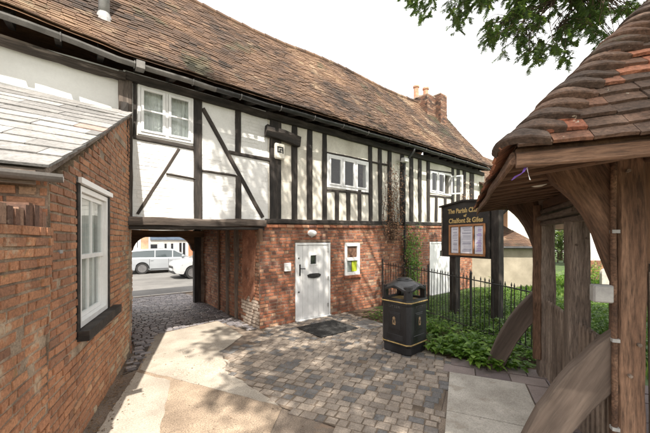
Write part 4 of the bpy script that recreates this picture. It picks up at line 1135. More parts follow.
# eaves: lookouts, boarding, fascias
PIT=R(49);tp=math.tan(PIT);cp=math.cos(PIT)
E0=-1.0;E1=2.95;KL=.90;KR=-3.1;ZE=2.5
i=0;m=E0+.14
while m<2.9:
    beam('lookout_joist',(m,.0,2.60),(m,.85,2.50),.07,.075,M[o_],LG,local=True,jit=.004);m+=.3
for k in [.6-.35*j for j in range(10)]:
    if abs(k)<.08: k+=.1
    beam('lookout_joist',(E0+.12,k,2.5),(-.05,k,2.60),.07,.075,M[o_],LG,local=True,jit=.004)
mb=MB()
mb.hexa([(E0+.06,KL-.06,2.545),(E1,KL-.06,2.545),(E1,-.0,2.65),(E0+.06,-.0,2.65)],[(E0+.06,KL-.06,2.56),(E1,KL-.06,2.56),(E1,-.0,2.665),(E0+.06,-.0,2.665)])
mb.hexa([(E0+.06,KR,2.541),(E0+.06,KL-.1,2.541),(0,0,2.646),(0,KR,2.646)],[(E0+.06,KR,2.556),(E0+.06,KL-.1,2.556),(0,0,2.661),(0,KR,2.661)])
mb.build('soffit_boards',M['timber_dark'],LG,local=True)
beam('fascia',(E0+.04,KL-.05,2.455),(E0+.04,KR,2.455),.035,.085,M['timber_oak'],LG,local=True,jit=.004)
beam('fascia',(E0+.06,KL-.03,2.47),(E1,KL-.03,2.47),.03,.07,M[o_],LG,local=True,jit=.006)
# hip rafter, roof deck
rf=lambda q:(E0+q,KL-q,ZE+q*tp)
mb=MB();A=(E0+.03,KL-.03,ZE);B=(E0+2.0,KL-2.0,ZE+2.0*tp);C=(E0+2.0,KL-2.0,ZE+2.0*tp)
ap=(E0+1.97,KL-2.0,ZE+1.96*tp);rg_=(E1,KL-2.0,ZE+1.96*tp)
d=.03
for tri in ([(E0+.05,KL-.05,ZE+.02),(E0+.05,KR+.05,ZE+.02),ap],[(E0+.05,KL-.05,ZE+.02),ap,rg_,(E1,KL-.05,ZE+.02)],[(E0+.05,KR+.05,ZE+.02),(E1,KR+.05,ZE+.02),rg_,ap]):
    n=len(tri);mb.add([p for p in tri]+[(p[0],p[1],p[2]-d) for p in tri],[tuple(range(n)),tuple(range(2*n-1,n-1,-1))]+[(i,i+n,(i+1)%n+n,(i+1)%n) for i in range(n)])
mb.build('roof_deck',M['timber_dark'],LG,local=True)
def sagq(x,y): return .02*nz(x*1.3,y*1.3,4)
def NP(u,s): q=s*cp;k=KL-u;return Vector((E0+q,k,ZE+q*tp+sagq(k,s)))
def LP(u,s): q=s*cp;mm=E1-u;return Vector((mm,KL-q,ZE+q*tp+sagq(mm,s+9)))
def QP(u,s): q=s*cp;mm=E0+u;return Vector((mm,KR+q,ZE+q*tp+sagq(mm,s+19)))
SLn=2.0/cp
kw=dict(mats=[M['tile_near']],parent=LG,thick=.018,lift=.03,jz=.006,local=True,sub=3,wavy=.003,jw=.08)
col_=lambda rg,u,s:(rg.uniform(.6,1) if rg.random()<(.2+.5*max(0,min(1,u-.55))) else rg.uniform(.1,.55))
tiles('tiled_roof',NP,4.0,SLn,.1,.175,span=lambda s:[(s*cp+.05,4.0-s*cp-.05)],seed=31,colour=col_,**kw)
kw['wavy']=0;kw['sub']=1
tiles('tiled_roof',LP,3.95,SLn,.1,.17,span=lambda s:[(0,3.95-s*cp-.05)],seed=32,colour=col_,**kw)
tiles('tiled_roof',QP,3.95,SLn,.1,.17,span=lambda s:[(s*cp+.05,3.95)],seed=33,colour=col_,**kw)
# bonnet tiles down both hips
def bonnet(mb,q,sg,rg):
    base=Vector((E0+q,(KL-q) if sg>0 else (KR+q),ZE+q*tp))
    upA=Vector((0,-sg*cp,math.sin(PIT)));upB=Vector((cp,0,math.sin(PIT)))
    nA=Vector((0,sg*math.sin(PIT),cp));nB=Vector((-math.sin(PIT),0,cp))
    w=.19*rg.uniform(.85,1.15);n=10;out=Vector((-1,sg,0)).normalized()
    P0=base+Vector((w,0,0));P2=base+Vector((0,-sg*w,0));Pc=base+out*.035+Vector((0,0,.02))
    jt=rg.uniform(-.012,.012);lf=rg.uniform(.054,.068);vs=[]
    rows=((-.03,lf,1),(-.024,lf+.008,1),(.05,lf-.012,1),(.16,lf-.055,1))
    for low in (0,1):
        for (L_,h_,_) in rows:
            for k in range(n+1):
                t_=k/n;B=P0*(1-t_)**2+Pc*2*t_*(1-t_)+P2*t_*t_
                up_=upA.lerp(upB,t_);nn=nA.lerp(nB,t_).normalized();ctr=4*t_*(1-t_)
                vs.append(B+up_*(L_+jt)+nn*(h_-(.036 if low else 0)+(.02 if L_<.1 else .004)*ctr+rg.uniform(-.002,.002)))
    c=n+1;fs=[];Q=4*c
    for j in range(3):
        for k in range(n):
            fs.append((j*c+k,j*c+k+1,(j+1)*c+k+1,(j+1)*c+k));fs.append((Q+j*c+k,Q+(j+1)*c+k,Q+(j+1)*c+k+1,Q+j*c+k+1))
        fs.append((j*c,(j+1)*c,Q+(j+1)*c,Q+j*c));fs.append((j*c+n,Q+j*c+n,Q+(j+1)*c+n,(j+1)*c+n))
    for k in range(n): fs.append((k,Q+k,Q+k+1,k+1))
    mb.add(vs,fs,0,rg.choice((.1,.2,.3,.35,.4,.2,.05)))
mb=MB();rg=random.Random(44)
i=0
while .01+i*.1*cp<1.96:
    q=.01+i*.1*cp;bonnet(mb,q,1,rg);bonnet(mb,q,-1,rg);i+=1
mb.build('bonnet_hip_tiles',M['tile_near'],LG,local=True,smooth=False)
mb=MB();x=E0+1.9
while x<E1-.05:
    mb.tube([(x,KL-2.0,ZE+2.0*tp-.03),(x+.3,KL-2.0,ZE+2.0*tp-.035)],[.13,.12],12,0,rg.uniform(0,.6));x+=.3
mb.build('ridge_tiles',M['tile_near'],LG,local=True)
mb=MB();mb.prism([(KL-.1,2.5),(KR+.1,2.5),(KL-2.0,ZE+1.9*tp)],lambda u,w,d:(d,u,w),E1-.14,E1-.1);mb.build('gable_boards',M['timber_dark'],LG,local=True)
# picket sides
def picket(m,k,ang,h,wd=.06,mt='grey_plank'):
    mb=MB();mb.prism([(-wd/2,.05),(wd/2,.05),(wd/2,h-.05),(0,h),(-wd/2,h-.05)],lambda u,w,d:(m+u*math.cos(ang)-d*math.sin(ang),k+u*math.sin(ang)+d*math.cos(ang),w),-.011,.011,0,rnd())
    return mb.build('picket',M[mt],LG,local=True)
for (m0,m1) in ((.13,.93),(1.24,2.27)):
    for z in (.32,1.08): beam('picket_rail',(m0-.03,-.03,z),(m1+.04,-.03,z+.01),.05,.075,M['timber_grey'],LG,local=True)
    n=round((m1-m0)/.118)
    for i in range(n+1): picket(m0+(m1-m0)*i/n,.01,0,1.16+.015*nz(i*.7,m0))
for i in range(20): picket(1.24-0+ -1.11+.0+i*.112 if False else .15+i*.112,-2.17,0,1.15)
for z in (.32,1.06): beam('picket_rail',(.05,-2.2,z),(2.35,-2.2,z),.05,.07,M['timber_grey'],LG,local=True)
# boarded side gate leaf beside the nearest post
mb=MB()
for i in range(7):
    k=-.13-i*.13;mb.cbox(-.03,.0,k-.122,k,.06,1.78,.004)
mb.build('boarded_leaf',M['oak_plank'],LG,local=True)
beam('leaf_rail',(-.05,-.1,1.8),(-.05,-1.05,1.8),.05,.06,M['timber_grey'],LG,local=True)
beam('leaf_stile',(-.055,-.12,.05),(-.055,-.12,1.77),.05,.04,M['timber_grey'],LG,local=True,up=(0,1,0))
mb=MB();z=[0.02,.5,1.0,1.5,1.75,1.95,2.2,2.6]
mb.tube([(-.075+.006*math.sin(a*5),.1+.02*max(0,a-1.7)*(2.6-a)*2,a) for a in [q*.1 for q in range(1,27)]],.019,8)
c=mb.build('conduit',M[o_],LG,local=True,smooth=True)
for zz in (.6,1.25,2.05): mb=MB();mb.box(-.1,-.05,.075,.12,zz,zz+.025);mb.build('pipe_clip',M['greybox'],LG,local=True)
for (m_,k_,z_) in ((-.09,.03,2.5),(-.09,-.03,1.25),(-.09,.02,1.02),(2.28,.03,2.45),(2.28,-.02,1.2),(.95,.04,1.95),(.955,-.05,2.02)):
    mb=MB();mb.lathe([(.013,-.02),(.013,.004),(.008,.008)],8,(m_,k_,z_),'x');mb.build('oak_peg',M['timber_grey'],LG,local=True)
# things fixed to the lychgate
cm,sm=math.cos(LG.rotation_euler.z),math.sin(LG.rotation_euler.z)
def lg(m,k,z): return (3.2+m*a_[0]+k*s_[0],.387+m*a_[1]+k*s_[1],z)
t=thing('junction_box','weathered grey plastic junction box on the nearest lychgate post','junction box',lg(-.06,.17,1.6),LG.rotation_euler.z)
mb=MB();mb.cbox(-.04,.04,-.06,.06,-.065,.065,.008);mb.build('box_body',M['greybox'],t,local=True)
mb=MB();mb.cbox(-.052,-.041,-.055,.055,-.06,.06,.006);mb.build('lid',M['greybox'],t,local=True)
t=thing('soffit_lamp','round white bulkhead lamp under the lychgate eaves','lamp',lg(.46,.47,2.62),0)
mb=MB();mb.lathe([(.11,0),(.115,-.03),(.1,-.045)],24);mb.build('lamp_rim',M['white_plain'],t,local=True)
mb=MB();mb.lathe([(.1,-.035),(.095,-.07),(.07,-.1),(.035,-.115),(.005,-.12)],24);mb.build('lamp_shade',M['cream'],t,local=True,smooth=True)
t=thing('ribbon','purple and white ribbon tied to the corner of the lychgate eaves','ribbon',lg(-.95,.80,2.42),LG.rotation_euler.z)
def strip(name,pts,w,m):
    mb=MB();vs=[];fs=[]
    for i,p in enumerate(pts):
        p=Vector(p);q=Vector((w*.7,w*.7*math.cos(i),w*.2*math.sin(i*2)));vs+=[p-q/2,p+q/2]
    for i in range(len(pts)-1): fs.append((2*i,2*i+2,2*i+3,2*i+1))
    mb.add(vs,fs);return mb.build(name,m,t,local=True)
strip('purple_tail',[(0,0,0),(.0,.012,-.03),(.0,.03,-.045),(.0,.05,-.055),(.0,.07,-.075)],.022,M['purple'])
strip('white_tail',[(0,0,.02),(.0,-.006,-.02),(.0,-.012,-.05),(.0,-.02,-.08)],.012,M['white_plain'])

# ================================================================== plants
def leaf6(mb,p,d,up,L,w,r,m=0):
    x=d.cross(up);
    if x.length<1e-3: x=Vector((1,0,0))
    x.normalize();n_=x.cross(d).normalized()
    a=p;b=p+d*L*.4-n_*L*.04;c=p+d*L-n_*L*.16
    mb.add([a,b+x*w+n_*w*.35,c,b-x*w+n_*w*.35,b],[(0,1,4),(1,2,4),(2,3,4),(3,0,4)],m,r)
def broad_plant(name,label,x,y,h,spread,n,L,mkey,seed,group=None,cat='plant',z0=0.):
    rg=random.Random(seed)
    t=thing(name,label,cat,(x,y,z0),rg.uniform(0,6),group)
    st=MB();lf=MB()
    for i in range(n):
        a=rg.uniform(0,6.283);q=spread*math.sqrt(rg.random());hh=h*rg.uniform(.45,1)*(1-.35*(q/spread)**2)
        top=Vector((q*math.cos(a),q*math.sin(a),hh));b=Vector((top.x*.3,top.y*.3,0))
        st.tube([b,(b+top)/2+Vector((0,0,.03)),top],[.005,.004,.003],4,cap=False)
        for k in range(rg.randint(4,6)):
            f=rg.uniform(.4,1);p=b.lerp(top,f)
            aa=rg.uniform(0,6.283);el=rg.uniform(-.35,.45)
            d=Vector((math.cos(aa)*math.cos(el),math.sin(aa)*math.cos(el),math.sin(el)))
            leaf6(lf,p,d,Vector((rg.uniform(-.2,.2),rg.uniform(-.2,.2),1)),L*rg.uniform(.6,1.2),L*rg.uniform(.24,.34),rg.random())
    st.build('stems',M['leaf'],t,local=True);lf.build('leaves',M[mkey],t,local=True)
    return t
front=[(4.98,2.98,.3,'low leafy green plant at the bed edge next to the litter bin'),
 (5.12,2.66,.34,'bright green leafy plant at the bed edge, second from the litter bin'),
 (5.2,2.36,.32,'bushy green plant midway along the bed edge between bin and strut foot'),
 (5.06,2.22,.28,'low spreading green plant overhanging the flagstones near the strut foot'),
 (5.3,2.0,.3,'broad-leaved green plant right in front of the far raking strut'),
 (5.45,2.75,.38,'taller nettle-like green plant behind the bed edge, below the notice board')]
for i,(x,y,h,lb) in enumerate(front): broad_plant('leafy_plant',lb,x,y,h*1.15,.3,26,.145,'leaf',100+i,'green plants along the bed edge')
back=[(5.75,3.45,.5,'leafy shrub rising behind the litter bin, left of the first sign post'),
 (6.2,4.55,.55,'leafy shrub against the railing near the brick front'),
 (5.95,2.6,.42,'leafy shrub just in front of the railing by the right sign post'),
 (6.75,2.9,.5,'leafy shrub behind the railing between the two sign posts'),
 (7.5,2.2,.6,'leafy shrub beyond the railing right of the notice board'),
 (8.6,3.6,.6,'leafy shrub in the garden behind the notice board'),
 (6.0,1.9,.35,'leafy shrub behind the foot of the far strut'),
 (9.6,2.6,.9,'taller shrub in front of the cream shed wall, right of the right sign post'),
 (10.6,4.4,.9,'taller shrub by the house wall beyond the second white door'),
 (8.4,1.2,.8,'bushy shrub seen just left of the far lychgate post'),
 (7.4,.2,.6,'bushy shrub seen between the far and middle lychgate posts'),
 (7.2,4.9,.5,'leafy shrub at the foot of the brick wall behind the railing')]
for i,(x,y,h,lb) in enumerate(back): broad_plant('garden_shrub',lb,x,y,h,.48,40,.11,'leaf_dark' if i%2 else 'leaf',200+i,'shrubs around the railing')
# ivy ground cover
rg=random.Random(77);mb=MB();poly=[(5.75,5.6),(5.5,4.4),(5.05,3.3),(5.0,2.5),(5.3,1.75),(6.2,1.3),(9,-.8),(13,1.5),(12.5,5.8)]
n=0
while n<13000:
    x=rg.uniform(5,13);y=rg.uniform(-.8,5.8)
    if not inside((x,y),poly): continue
    dens=.5+.9*nz(x*1.2,y*1.2,3)
    if rg.random()>dens+.35: continue
    h=.03+.14*rg.random()*(1+nz(x*2,y*2))
    a=rg.uniform(0,6.28);el=rg.uniform(-.3,.4)
    leaf6(mb,Vector((x,y,h)),Vector((math.cos(a)*math.cos(el),math.sin(a)*math.cos(el),math.sin(el))),Vector((rg.uniform(-.4,.4),rg.uniform(-.4,.4),1)),rg.uniform(.05,.09),rg.uniform(.02,.032),rg.random());n+=1
tag(mb.build('ivy_ground_cover',M['leaf_dark']),kind='stuff')
# grass blades on the lawn beyond the gate
mb=MB();n=0
while n<14000:
    x=rg.uniform(6.3,22);y=rg.uniform(-6,5)
    d_=x*VX+y*VY;l_=x*VY-y*VX
    if not(.45<l_/d_<1.08): continue
    h=rg.uniform(.05,.16);a=rg.uniform(0,6.28);w=.012+.002*d_
    mb.add([(x-w*math.cos(a),y-w*math.sin(a),0),(x+w*math.cos(a),y+w*math.sin(a),0),(x+rg.uniform(-.05,.05),y+rg.uniform(-.05,.05),h)],[(0,1,2)],0,rg.random());n+=1
tag(mb.build('grass_tufts',M['leaf_dark']),kind='stuff')
# fallen leaves and crumbs
mb=MB()
def drop(x,y,s):
    a=rg.uniform(0,6.28);d=Vector((math.cos(a),math.sin(a),0));leaf6(mb,Vector((x,y,.022+rg.random()*.006)),d,Vector((rg.uniform(-.3,.3),rg.uniform(-.3,.3),1)),s,s*.3,rg.random())
for i in range(900):
    Y=rg.uniform(1.5,6.1);x=wl(Y)+.02+abs(rg.gauss(0,.13));drop(x,Y,rg.uniform(.012,.035))
for i in range(500): drop(rg.uniform(1,6),rg.uniform(1.6,6),rg.uniform(.01,.028))
for i in range(500):
    x=rg.gauss(5.45,.25);drop(x,rg.uniform(3.2,6.1),rg.uniform(.015,.045))
for i in range(200): drop(rg.uniform(.7,1.1),rg.uniform(6.,9),rg.uniform(.012,.03))
for i in range(200): drop(3.13-abs(rg.gauss(0,.12)),rg.uniform(6.2,10),rg.uniform(.012,.03))
tag(mb.build('leaf_litter',M['litter']),kind='stuff')
# creeper on the front
def creeper(name,label,px0,px1,ytop,ybot,ns,nl,mk,seed,lsize=.06,out=.1):
    rg=random.Random(seed);x0,x1=wx(px0),wx(px1);za=wz(px1,ybot);zb=wz(px0,ytop)
    t=thing(name,label,'climber',((x0+x1)/2,FY-.05,0))
    st=MB();lf=MB()
    for i in range(ns):
        x=rg.uniform(x0,x1)*.7+.3*(x0+x1)/2;z=max(.03,za);pts=[];zt=rg.uniform(za+(zb-za)*.55,zb);y=FY-.05
        while z<zt:
            pts.append(Vector((x,y,z)));x+=rg.gauss(0,.035);x=max(x0,min(x1,x));z+=rg.uniform(.08,.16);y=FY-.045-rg.random()*.05
        if len(pts)>2: st.tube(pts,[max(.004,.014*(1-q/len(pts))) for q in range(len(pts))],5,cap=False)
        for k in range(nl):
            if not pts: break
            p=rg.choice(pts)+Vector((rg.gauss(0,.07),-abs(rg.gauss(0,out)),rg.gauss(0,.07)))
            a=rg.uniform(0,6.28);el=rg.uniform(-1.2,.2)
            leaf6(lf,p,Vector((math.cos(a)*math.cos(el),-abs(math.sin(a)*math.cos(el)),math.sin(el))),Vector((rg.uniform(-.3,.3),-1,rg.uniform(-.2,.6))),lsize*rg.uniform(.5,1.2),lsize*.3,rg.random())
    st.build('stems',M['bark'],t);lf.build('leaves',M[mk],t)
creeper('dead_creeper','dry brown creeper stems clinging to the studs left of the downpipe',381,399,158,240,16,60,'dead',5)
creeper('dead_creeper','dry brown creeper on the upper wall right of the small casement window',455,473,172,240,12,45,'dead',6)
creeper('dead_creeper','thin dry creeper low on the brick beside the downpipe',396,412,215,285,8,50,'dead',7,.05)
creeper('green_ivy','fresh green ivy climbing the brick wall beside the downpipe',401,415,222,302,14,90,'leaf',8,.09)

# ================================================================== trees
def blob(mb,c,rx,rz_,n,size,rg,hollow=.45):
    for i in range(n):
        v=Vector((rg.gauss(0,1),rg.gauss(0,1),rg.gauss(0,1))).normalized();q=hollow+(1-hollow)*rg.random()**.6
        p=Vector(c)+Vector((v.x*rx*q,v.y*rx*q,v.z*rz_*q))
        a=rg.uniform(0,6.28);el=rg.uniform(-.8,.5)
        leaf6(mb,p,Vector((math.cos(a)*math.cos(el),math.sin(a)*math.cos(el),math.sin(el))),Vector((rg.gauss(0,.5),rg.gauss(0,.5),1)),size*rg.uniform(.6,1.2),size*.3,rg.random())
def tree(name,label,x,y,h,cr,seed,nb=26,per=170,size=.2,group=None,mk='leaf_tree',low=.3):
    rg=random.Random(seed);t=thing(name,label,'tree',(x,y,0),0,group)
    tr=MB();cw=MB()
    tr.tube([(0,0,-.1),(.05,.02,h*.3),(0,.05,h*.6),(.03,0,h*.85)],[.035*h,.027*h,.016*h,.006*h],9)
    for i in range(nb):
        a=rg.uniform(0,6.283);z=h*(low+(1-low)*rg.random());q=cr*(1-.75*((z/h-low)/(1-low))**1.6)*rg.uniform(.45,1)
        c=Vector((q*math.cos(a),q*math.sin(a),z))
        b=Vector((0,0,max(.15*h,z-h*.22)));tr.tube([b,b.lerp(c,.5)+Vector((0,0,.08*h)),c],[.011*h,.007*h,.003*h],5,cap=False)
        blob(cw,c,cr*rg.uniform(.22,.38),cr*rg.uniform(.16,.28),per,size,rg)
    tr.build('trunk',M['bark'],t,local=True);cw.build('crown',M[mk],t,local=True)
    return t
def at(px,d): q=V3(px,240,d);return q.x,q.y
x,y=at(517,24);tree('broadleaf_tree','green tree beyond the tiled roof of the cream shed',x,y,6.5,2.6,61,size=.28)
x,y=at(483,22);tree('broadleaf_tree','green tree behind the far end of the timber-framed house',x,y,6.,2.2,62,size=.25)
x,y=at(630,31);tree('broadleaf_tree','pale tree in the churchyard seen through the lychgate',x,y,4.,1.6,63,nb=12,per=80,size=.2)
x,y=at(560,30);tree('broadleaf_tree','distant tree behind the lychgate middle post',x,y,7,3,64,size=.3)
# the yew: trunk out of frame to the right, boughs reaching over the yard
rg=random.Random(91)
YW=thing('yew_tree','large dark yew whose drooping sprays hang into the top of the picture above the lychgate','tree',(8.6,-4.6,0))
tr=MB();spr=MB();cw=MB()
T0=Vector((8.6,-4.6,0))
tr.tube([T0+Vector((0,0,-.2)),T0+Vector((-.1,0,1.5)),T0+Vector((.1,.1,4)),T0+Vector((-.1,0,8)),T0+Vector((0,0,12))],[.6,.48,.38,.24,.08],14)
def frond(p,d,L,rg):
    """one drooping yew spray: a twig with needles on both sides"""
    n=max(4,int(L/.022));pts=[p];dd=d.copy()
    for i in range(n):
        dd=(dd+Vector((rg.gauss(0,.05),rg.gauss(0,.05),-.045))).normalized();pts.append(pts[-1]+dd*L/n)
    spr_r=rg.random()
    x=dd.cross(Vector((0,0,1)));
    if x.length<.1: x=Vector((1,0,0))
    x.normalize()
    for i in range(1,n):
        tt=(pts[min(i+1,n)]-pts[i-1]).normalized()
        for sg in (-1,1):
            q=(x*sg*.8+tt*.6+Vector((0,0,rg.uniform(-.35,.15)))).normalized();l=rg.uniform(.04,.07)*(1.1-.5*i/n);w=.0105
            a=pts[i];b=a+q*l;s3=tt*w
            spr.add([a-s3,a+s3,b+s3*.5,b-s3*.5],[(0,1,2,3)],0,min(1,max(0,spr_r*.7+rg.uniform(0,.3))))
    return pts
def ylow(px):
    T=[(400,-5),(405,2),(412,10),(421,20),(428,26),(434,8),(440,-5),(446,-5),(451,16),(456,38),(463,30),(470,18),(476,8),(483,28),(488,54),(496,50),(503,60),(508,60),(514,50),(520,52),(527,64),(534,74),(540,58),(548,52),(554,82),(559,74),(566,84),(575,80),(590,70),(615,60),(660,50)]
    for (a,b),(c,d) in zip(T,T[1:]):
        if a<=px<=c: return b+(d-b)*(px-a)/(c-a)
    return -50
hubs=[]
for (px,py,d) in ((455,-25,6.6),(492,-10,6.0),(520,-5,6.3),(548,5,5.6),(575,0,5.9),(600,-10,5.4),(430,-30,7.0),(415,-25,7.4),(508,20,6.2),(560,25,5.8),(470,-30,6.2),(530,25,6.0)):
    hubs.append(V3(px,py,d))
main=[T0+Vector((0,0,5.5)),Vector((7.6,-1.2,8.2)),Vector((6.8,1.8,8.4))]
tr.tube([main[0],main[1],main[2],Vector((6.0,3.6,7.9))],[.2,.13,.08,.04],8)
for h_ in hubs:
    a=main[2].lerp(main[1],rg.random());mid=(a+h_)/2+Vector((rg.uniform(-.3,.3),rg.uniform(-.3,.3),.25))
    tr.tube([a,mid,h_],[.035,.022,.012],6,cap=False)
cnt=0;tries=0
while cnt<2300 and tries<60000:
    tries+=1
    px=rg.uniform(402,655);py=rg.uniform(-60,82);yl=ylow(px)
    d=rg.uniform(5.2,7.0) if px>470 else rg.uniform(6,7.4)
    L=rg.uniform(.10,.24);drop_=L*F_/d*.6
    if py+drop_>yl: continue
    if nz(px*.035,py*.05,3)+.3*nz(px*.1,py*.1,8)<-.22+.25*max(0,(py-5)/60): continue
    p=V3(px,py,d);a=rg.uniform(0,6.28)
    dv_=Vector((math.cos(a)*.8-.2,math.sin(a)*.8+.2,-.42)).normalized()
    pts=frond(p,dv_,L,rg)
    tr.tube([pts[0],pts[len(pts)//2],pts[-1]],[.003,.002,.001],4,cap=False)
    # side shoots
    for k in (len(pts)//4,len(pts)//2,len(pts)*2//3):
        dd=(dv_+Vector((rg.uniform(-.8,.8),rg.uniform(-.8,.8),-.2))).normalized();frond(pts[k],dd,L*.6,rg)
    h_=min(hubs,key=lambda q:(q-p).length)
    if rg.random()<.22:
        hh=h_+Vector((rg.uniform(-.1,.1),rg.uniform(-.1,.1),0));m_=(hh+p)/2+Vector((rg.uniform(-.06,.06),rg.uniform(-.06,.06),rg.uniform(.0,.12)))
        tr.tube([hh,m_,p],[.008,.006,.004],4,cap=False)
    cnt+=1
# upper crown, above the picture: its gaps make the dappled light
CL=[]
def zone(x0,x1,y0,y1,z0,z1,n,r0,r1,per,sz=.17):
    for i in range(n):
        c=Vector((rg.uniform(x0,x1),rg.uniform(y0,y1),rg.uniform(z0,z1)));r=rg.uniform(r0,r1)
        if c.x-r*.6<-1.75+(c.y+3.3)*.277-(c.z-9.5)*.31+.5*nz(c.y*1.1,c.z): continue
        blob(cw,c,r,r*.5,per,sz,rg,.1);CL.append(c)
for c in CANOPY: zone(*c)
for c in CL[::3]:
    a=T0+Vector((0,0,rg.uniform(5,10)));m_=(a+c)/2+Vector((0,0,1.));tr.tube([a,m_,c],[.09,.06,.02],5,cap=False)
tr.build('trunk',M['bark'],YW);spr.build('drooping_sprays',M['leaf_yew'],YW);cw.build('crown',M['leaf_yew'],YW)

# ================================================================== street: cars and shops
def wheel(t,x,y,rr=.32,side=1):
    mb=MB();mb.lathe([(rr-.09,-.1),(rr-.01,-.1),(rr,-.07),(rr,.07),(rr-.01,.1),(rr-.09,.1)],24,(x,y,rr),'y')
    w=mb.build('wheel',M['tyre'],t,local=True)
    mb=MB();yo=y-side*.104
    mb.lathe([(.225,-.01),(.225,.012),(.19,.012),(.19,-.0)],20,(x,yo,rr),'y')
    for k in range(5):
        a=k*6.283/5;c,s2=math.cos(a),math.sin(a)
        mb.hexa([(x+c*.03-s2*.03,yo-.012,rr+s2*.03+c*.03),(x+c*.03+s2*.03,yo-.012,rr+s2*.03-c*.03),(x+c*.2+s2*.022,yo-.012,rr+s2*.2-c*.022),(x+c*.2-s2*.022,yo-.012,rr+s2*.2+c*.022)],
                [(x+c*.03-s2*.03,yo+.012,rr+s2*.03+c*.03),(x+c*.03+s2*.03,yo+.012,rr+s2*.03-c*.03),(x+c*.2+s2*.022,yo+.012,rr+s2*.2-c*.022),(x+c*.2-s2*.022,yo+.012,rr+s2*.2+c*.022)])
    mb.lathe([(.06,-.015),(.06,.018),(.03,.02)],12,(x,yo,rr),'y')
    mb.build('rim',M['rim'],w,local=True)
def car(name,label,x,y,rz_,paint,kind):
    t=thing(name,label,'car',(x,y,.005),rz_,'cars on the street')
    if kind=='estate':
        BS=[(-2.3,.6,.42,.78),(-2.26,.74,.33,.93),(-2.05,.86,.25,.99),(-1.5,.9,.21,.99),(-.5,.91,.2,.97),(.5,.91,.2,.95),(1.1,.9,.2,.93),(1.6,.87,.22,.86),(2.05,.79,.25,.76),(2.25,.62,.32,.66),(2.3,.45,.42,.58)]
        GS=[(-2.24,.72,.95,.97,.6),(-2.05,.76,.97,1.24,.63),(-1.85,.8,.97,1.38,.66),(-1.2,.83,.96,1.44,.68),(-.2,.83,.95,1.46,.68),(.35,.82,.94,1.42,.66),(.8,.8,.93,1.2,.64),(1.2,.78,.91,.93,.62)]
    else:
        BS=[(-2.1,.6,.45,.85),(-2.05,.76,.35,1.0),(-1.8,.88,.27,1.05),(-1.2,.91,.24,1.06),(-.3,.92,.23,1.04),(.5,.92,.23,1.02),(1.1,.91,.23,1.0),(1.5,.9,.24,.96),(1.9,.83,.27,.88),(2.08,.72,.32,.78),(2.15,.55,.42,.66)]
        GS=[(-2.0,.74,1.0,1.03,.6),(-1.8,.78,1.03,1.36,.63),(-1.5,.82,1.04,1.48,.66),(-.8,.84,1.03,1.54,.68),(-.1,.84,1.02,1.54,.68),(.4,.83,1.01,1.46,.66),(.8,.81,1.0,1.24,.64),(1.15,.78,.98,1.01,.62)]
    WX=(-1.42,1.38) if kind=='estate' else (-1.3,1.32)
    # finer stations with wheel arches cut from the sill line
    def lerpS(S_,x):
        for a,b in zip(S_,S_[1:]):
            if x<=b[0]+1e-9:
                k=(x-a[0])/(b[0]-a[0]);return [a[i]+(b[i]-a[i])*k for i in range(len(a))]
        return list(S_[-1])
    xs=sorted(set([q[0] for q in BS]+[BS[0][0]+(BS[-1][0]-BS[0][0])*i/64 for i in range(65)]));rings=[]
    for xx in xs:
        _,w,zb,zt=lerpS(BS,xx);za=zb
        for c in WX:
            q=.37**2-(xx-c)**2
            if q>0: za=max(za,.32+math.sqrt(q))
        zm=max((zb+zt)/2,za+.03)
        half=[(0,zb),(w*.8,zb),(w*.8,za),(w*.985,za),(w,max(za+.02,zb+.14)),(w*1.0,zm),(w*.985,max(zt-.1,zm+.01)),(w*.93,zt-.02),(w*.8,zt+.01),(0,zt+.035)]
        rings.append([(xx,a,b) for a,b in half]+[(xx,-a,b) for a,b in reversed(half[1:-1])])
    mb=MB();loft(mb,rings);mb.build('body',M[paint],t,local=True)
    xs=[q[0] for q in GS];xs=sorted(set(xs+[xs[0]+(xs[-1]-xs[0])*i/24 for i in range(25)]));rg1=[]
    for xx in xs:
        _,w,z0_,z1_,wt=lerpS(GS,xx)
        half=[(w,z0_-.02),(w+(wt-w)*.88,z0_+(z1_-z0_)*.86)]
        rg1.append([(xx,a,b) for a,b in half]+[(xx,-a,b) for a,b in reversed(half)])
    mb=MB();loft(mb,rg1);mb.build('side_windows',M['carglass'],t,local=True)
    rr=[]
    for xx in xs:
        _,w,z0_,z1_,wt=lerpS(GS,xx)
        if z1_-z0_<.25: continue
        e=w+(wt-w)*.86;zz=z0_+(z1_-z0_)*.84
        half=[(0,zz),(e+.012,zz),(e-.02,z1_-.02),(e-.12,z1_),(0,z1_+.02)]
        rr.append([(xx,a,b) for a,b in half]+[(xx,-a,b) for a,b in reversed(half[1:-1])])
    mb=MB();loft(mb,rr);mb.build('roof',M[paint],t,local=True)
    for sg in (-1,1):
        mb=MB()
        for (xa,xb,wd) in ((GS[1][0]-.05,GS[1][0]+.12,.09),(-.75,-.72,.06),(.22,.25,.06),(1.12,.42,.07)):
            A=lerpS(GS,max(GS[0][0],min(GS[-1][0],xa)));B=lerpS(GS,xb)
            ya=A[1]+.004;yb=B[1]+(B[4]-B[1])*.88+.006;za=A[2]-.02;zb=B[2]+(B[3]-B[2])*.86
            mb.hexa([(xa-wd/2,sg*(ya-.03),za),(xa+wd/2,sg*(ya-.03),za),(xa+wd/2,sg*ya,za),(xa-wd/2,sg*ya,za)],[(xb-wd/2,sg*(yb-.03),zb),(xb+wd/2,sg*(yb-.03),zb),(xb+wd/2,sg*yb,zb),(xb-wd/2,sg*yb,zb)])
        mb.build('pillars',M[paint] if kind=='estate' else M['trim'],t,local=True)
        mb=MB();mb.cbox(.72,.86,sg*.93-.08,sg*.93+.08,.95,1.06,.03);mb.build('door_mirror',M[paint],t,local=True)
